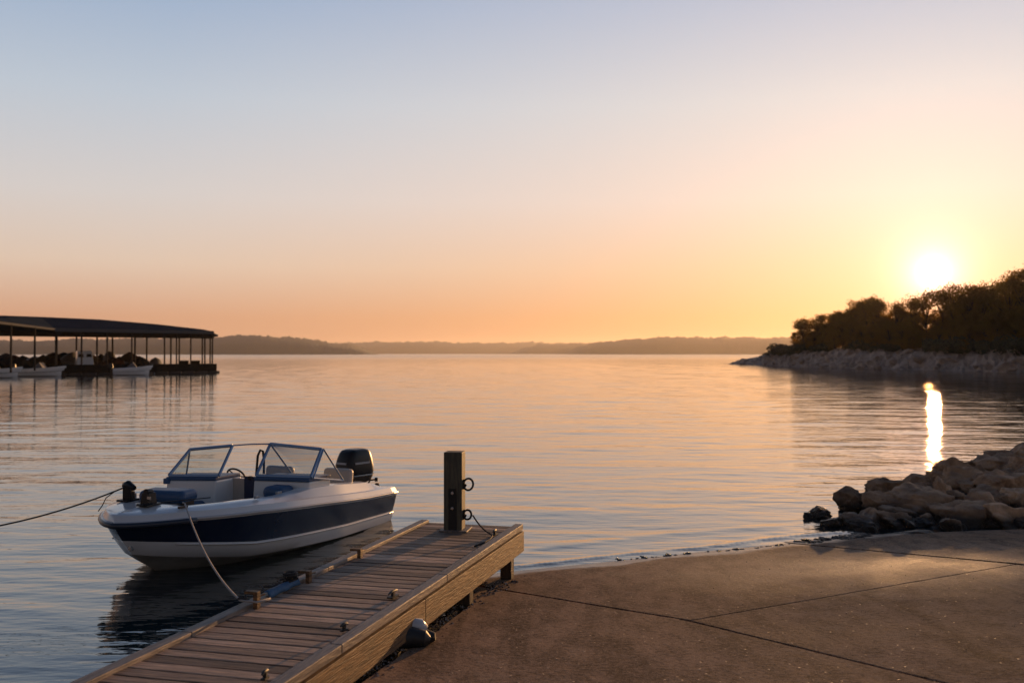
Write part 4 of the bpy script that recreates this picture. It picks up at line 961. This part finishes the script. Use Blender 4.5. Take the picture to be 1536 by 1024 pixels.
def bush(seed):
    rgn = np.random.RandomState(seed); cr = MB()
    for i in range(1300):
        d = rgn.normal(size=3); d /= np.linalg.norm(d); rr = rgn.uniform(.2, 1) ** .5 * (1 + .3 * math.sin(d[0] * 6 + seed)); p = d * rr * np.array([1, 1, .7]) + np.array([0, 0, .5])
        s_ = rgn.uniform(.05, .12); u_ = rgn.normal(size=3); u_ /= np.linalg.norm(u_); w_ = np.cross(u_, rgn.normal(size=3)); w_ /= np.linalg.norm(w_); cr.rv = rgn.uniform(0, 1); cr.add([p - u_ * s_, p + w_ * s_, p + u_ * s_, p - w_ * s_], [(0, 1, 2, 3)])
    e = empty('bush'); cr.build('foliage', M['scrub'], e, fix=False); MB().tube([(0, 0, -.3), (.05, 0, .5)], [.05, .02], 6).build('stem', M['bark'], e); return e
bp_ = [bush(5), bush(6)]; bu = [False, False]
for i in range(46):
    px = rg.uniform(1140, 1560) if i > 8 else 1138 + i * 6; k = shore_at(px); p = ln[k]; t = rg.uniform(6.0, 8.2) if i > 8 else rg.uniform(5, 7); q = p + inland * t; s_ = rg.uniform(.7, 1.6) if i > 8 else .6 + i * .08
    o = bp_[i % 2] if not bu[i % 2] else copy_tree(bp_[i % 2]); bu[i % 2] = True
    o.location = (q.x, q.y, bank_h(k / 419, t) - .15); o.scale = (s_ * 1.3, s_ * 1.3, s_); o.rotation_euler = (0, 0, rg.uniform(0, 6))
    tag(o, 'low scrub bush on top of the pale bank' if i > 8 else 'small bush trailing down to the tip of the headland', 'bush', 'bushes on top of the bank' if i > 8 else 'bushes at the headland tip')

# ------------------------------------------------------------------ far wooded hills
def hill(name, prof, d, depth, seed, bumps=5.0):
    rgn = np.random.RandomState(seed); px0, px1 = prof[0][0], prof[-1][0]; n = int((px1 - px0) / 1.6); rows = []
    X = np.arange(n); fine = sum(np.sin(X * f + rgn.uniform(0, 6)) * a for f, a in ((.05, .8), (.11, .7), (.23, .55), (.47, .42), (.9, .35), (1.7, .3))) + rgn.uniform(-.5, .5, n)
    for j in range(9):
        row = []; s_ = j / 8
        for i in range(n):
            px = px0 + (px1 - px0) * i / (n - 1); hp = 531.3 - interp(px, prof); hz = max(0.0, hp) / FPX * d + 1.0
            p = atd(px, 530, d + depth * s_); zz = hz * math.sin(min(1, s_ * 1.05 + .0) * math.pi * .5) ** .55 if j else -2
            zz += (fine[(i * (1 + j % 3) + j * 37) % n] * bumps * (.6 if j > 5 else .12) + rgn.uniform(-.3, .3) * bumps * .3) * (min(1, hp / 8)) * (1 if j else 0)
            row.append((p.x, p.y, max(zz, -2)))
        rows.append(row)
    rows.append([(x, y + depth * .5, -2) for x, y, z in rows[-1]])
    mb = MB(); mb.loft(rows); o = mb.build(name, M['wooded'], smooth=True); tag(o, kind='structure')
hill('hills', [(-500, 512), (-200, 505), (40, 508), (200, 504), (300, 503), (345, 500), (390, 499), (425, 502), (462, 505), (500, 511), (530, 517), (552, 526), (566, 531)], 2300, 500, 1, 4)
hill('hills', [(440, 519), (500, 514), (560, 512.5), (625, 511.5), (700, 513.5), (760, 514), (800, 512.5), (850, 514), (900, 516)], 4800, 600, 2, 6)
hill('hills', [(765, 531), (790, 522), (810, 516), (870, 515), (935, 517), (1000, 520)], 3600, 400, 3, 5)
hill('hills', [(850, 531), (868, 519), (890, 512), (935, 508), (975, 504), (1015, 501.5), (1060, 503), (1120, 502.5), (1180, 504), (1300, 500), (1500, 498), (1900, 505), (2200, 512)], 2600, 500, 4, 4)

# ------------------------------------------------------------------ haze
mb = MB(); mb.box((0, 0, 46.5), (13600, 13600, 99)); hz = mb.build('haze', [], fix=False); tag(hz, kind='stuff')
hm = bpy.data.materials.new('haze'); hm.use_nodes = True; n = hm.node_tree.nodes; n.remove(n['Principled BSDF']); pv = n.new('ShaderNodeVolumePrincipled')
pv.inputs['Density'].default_value = .00008; pv.inputs['Color'].default_value = (.85, .80, .78, 1); pv.inputs['Anisotropy'].default_value = .55
hm.node_tree.links.new(pv.outputs[0], n['Material Output'].inputs['Volume']); hz.data.materials.append(hm)
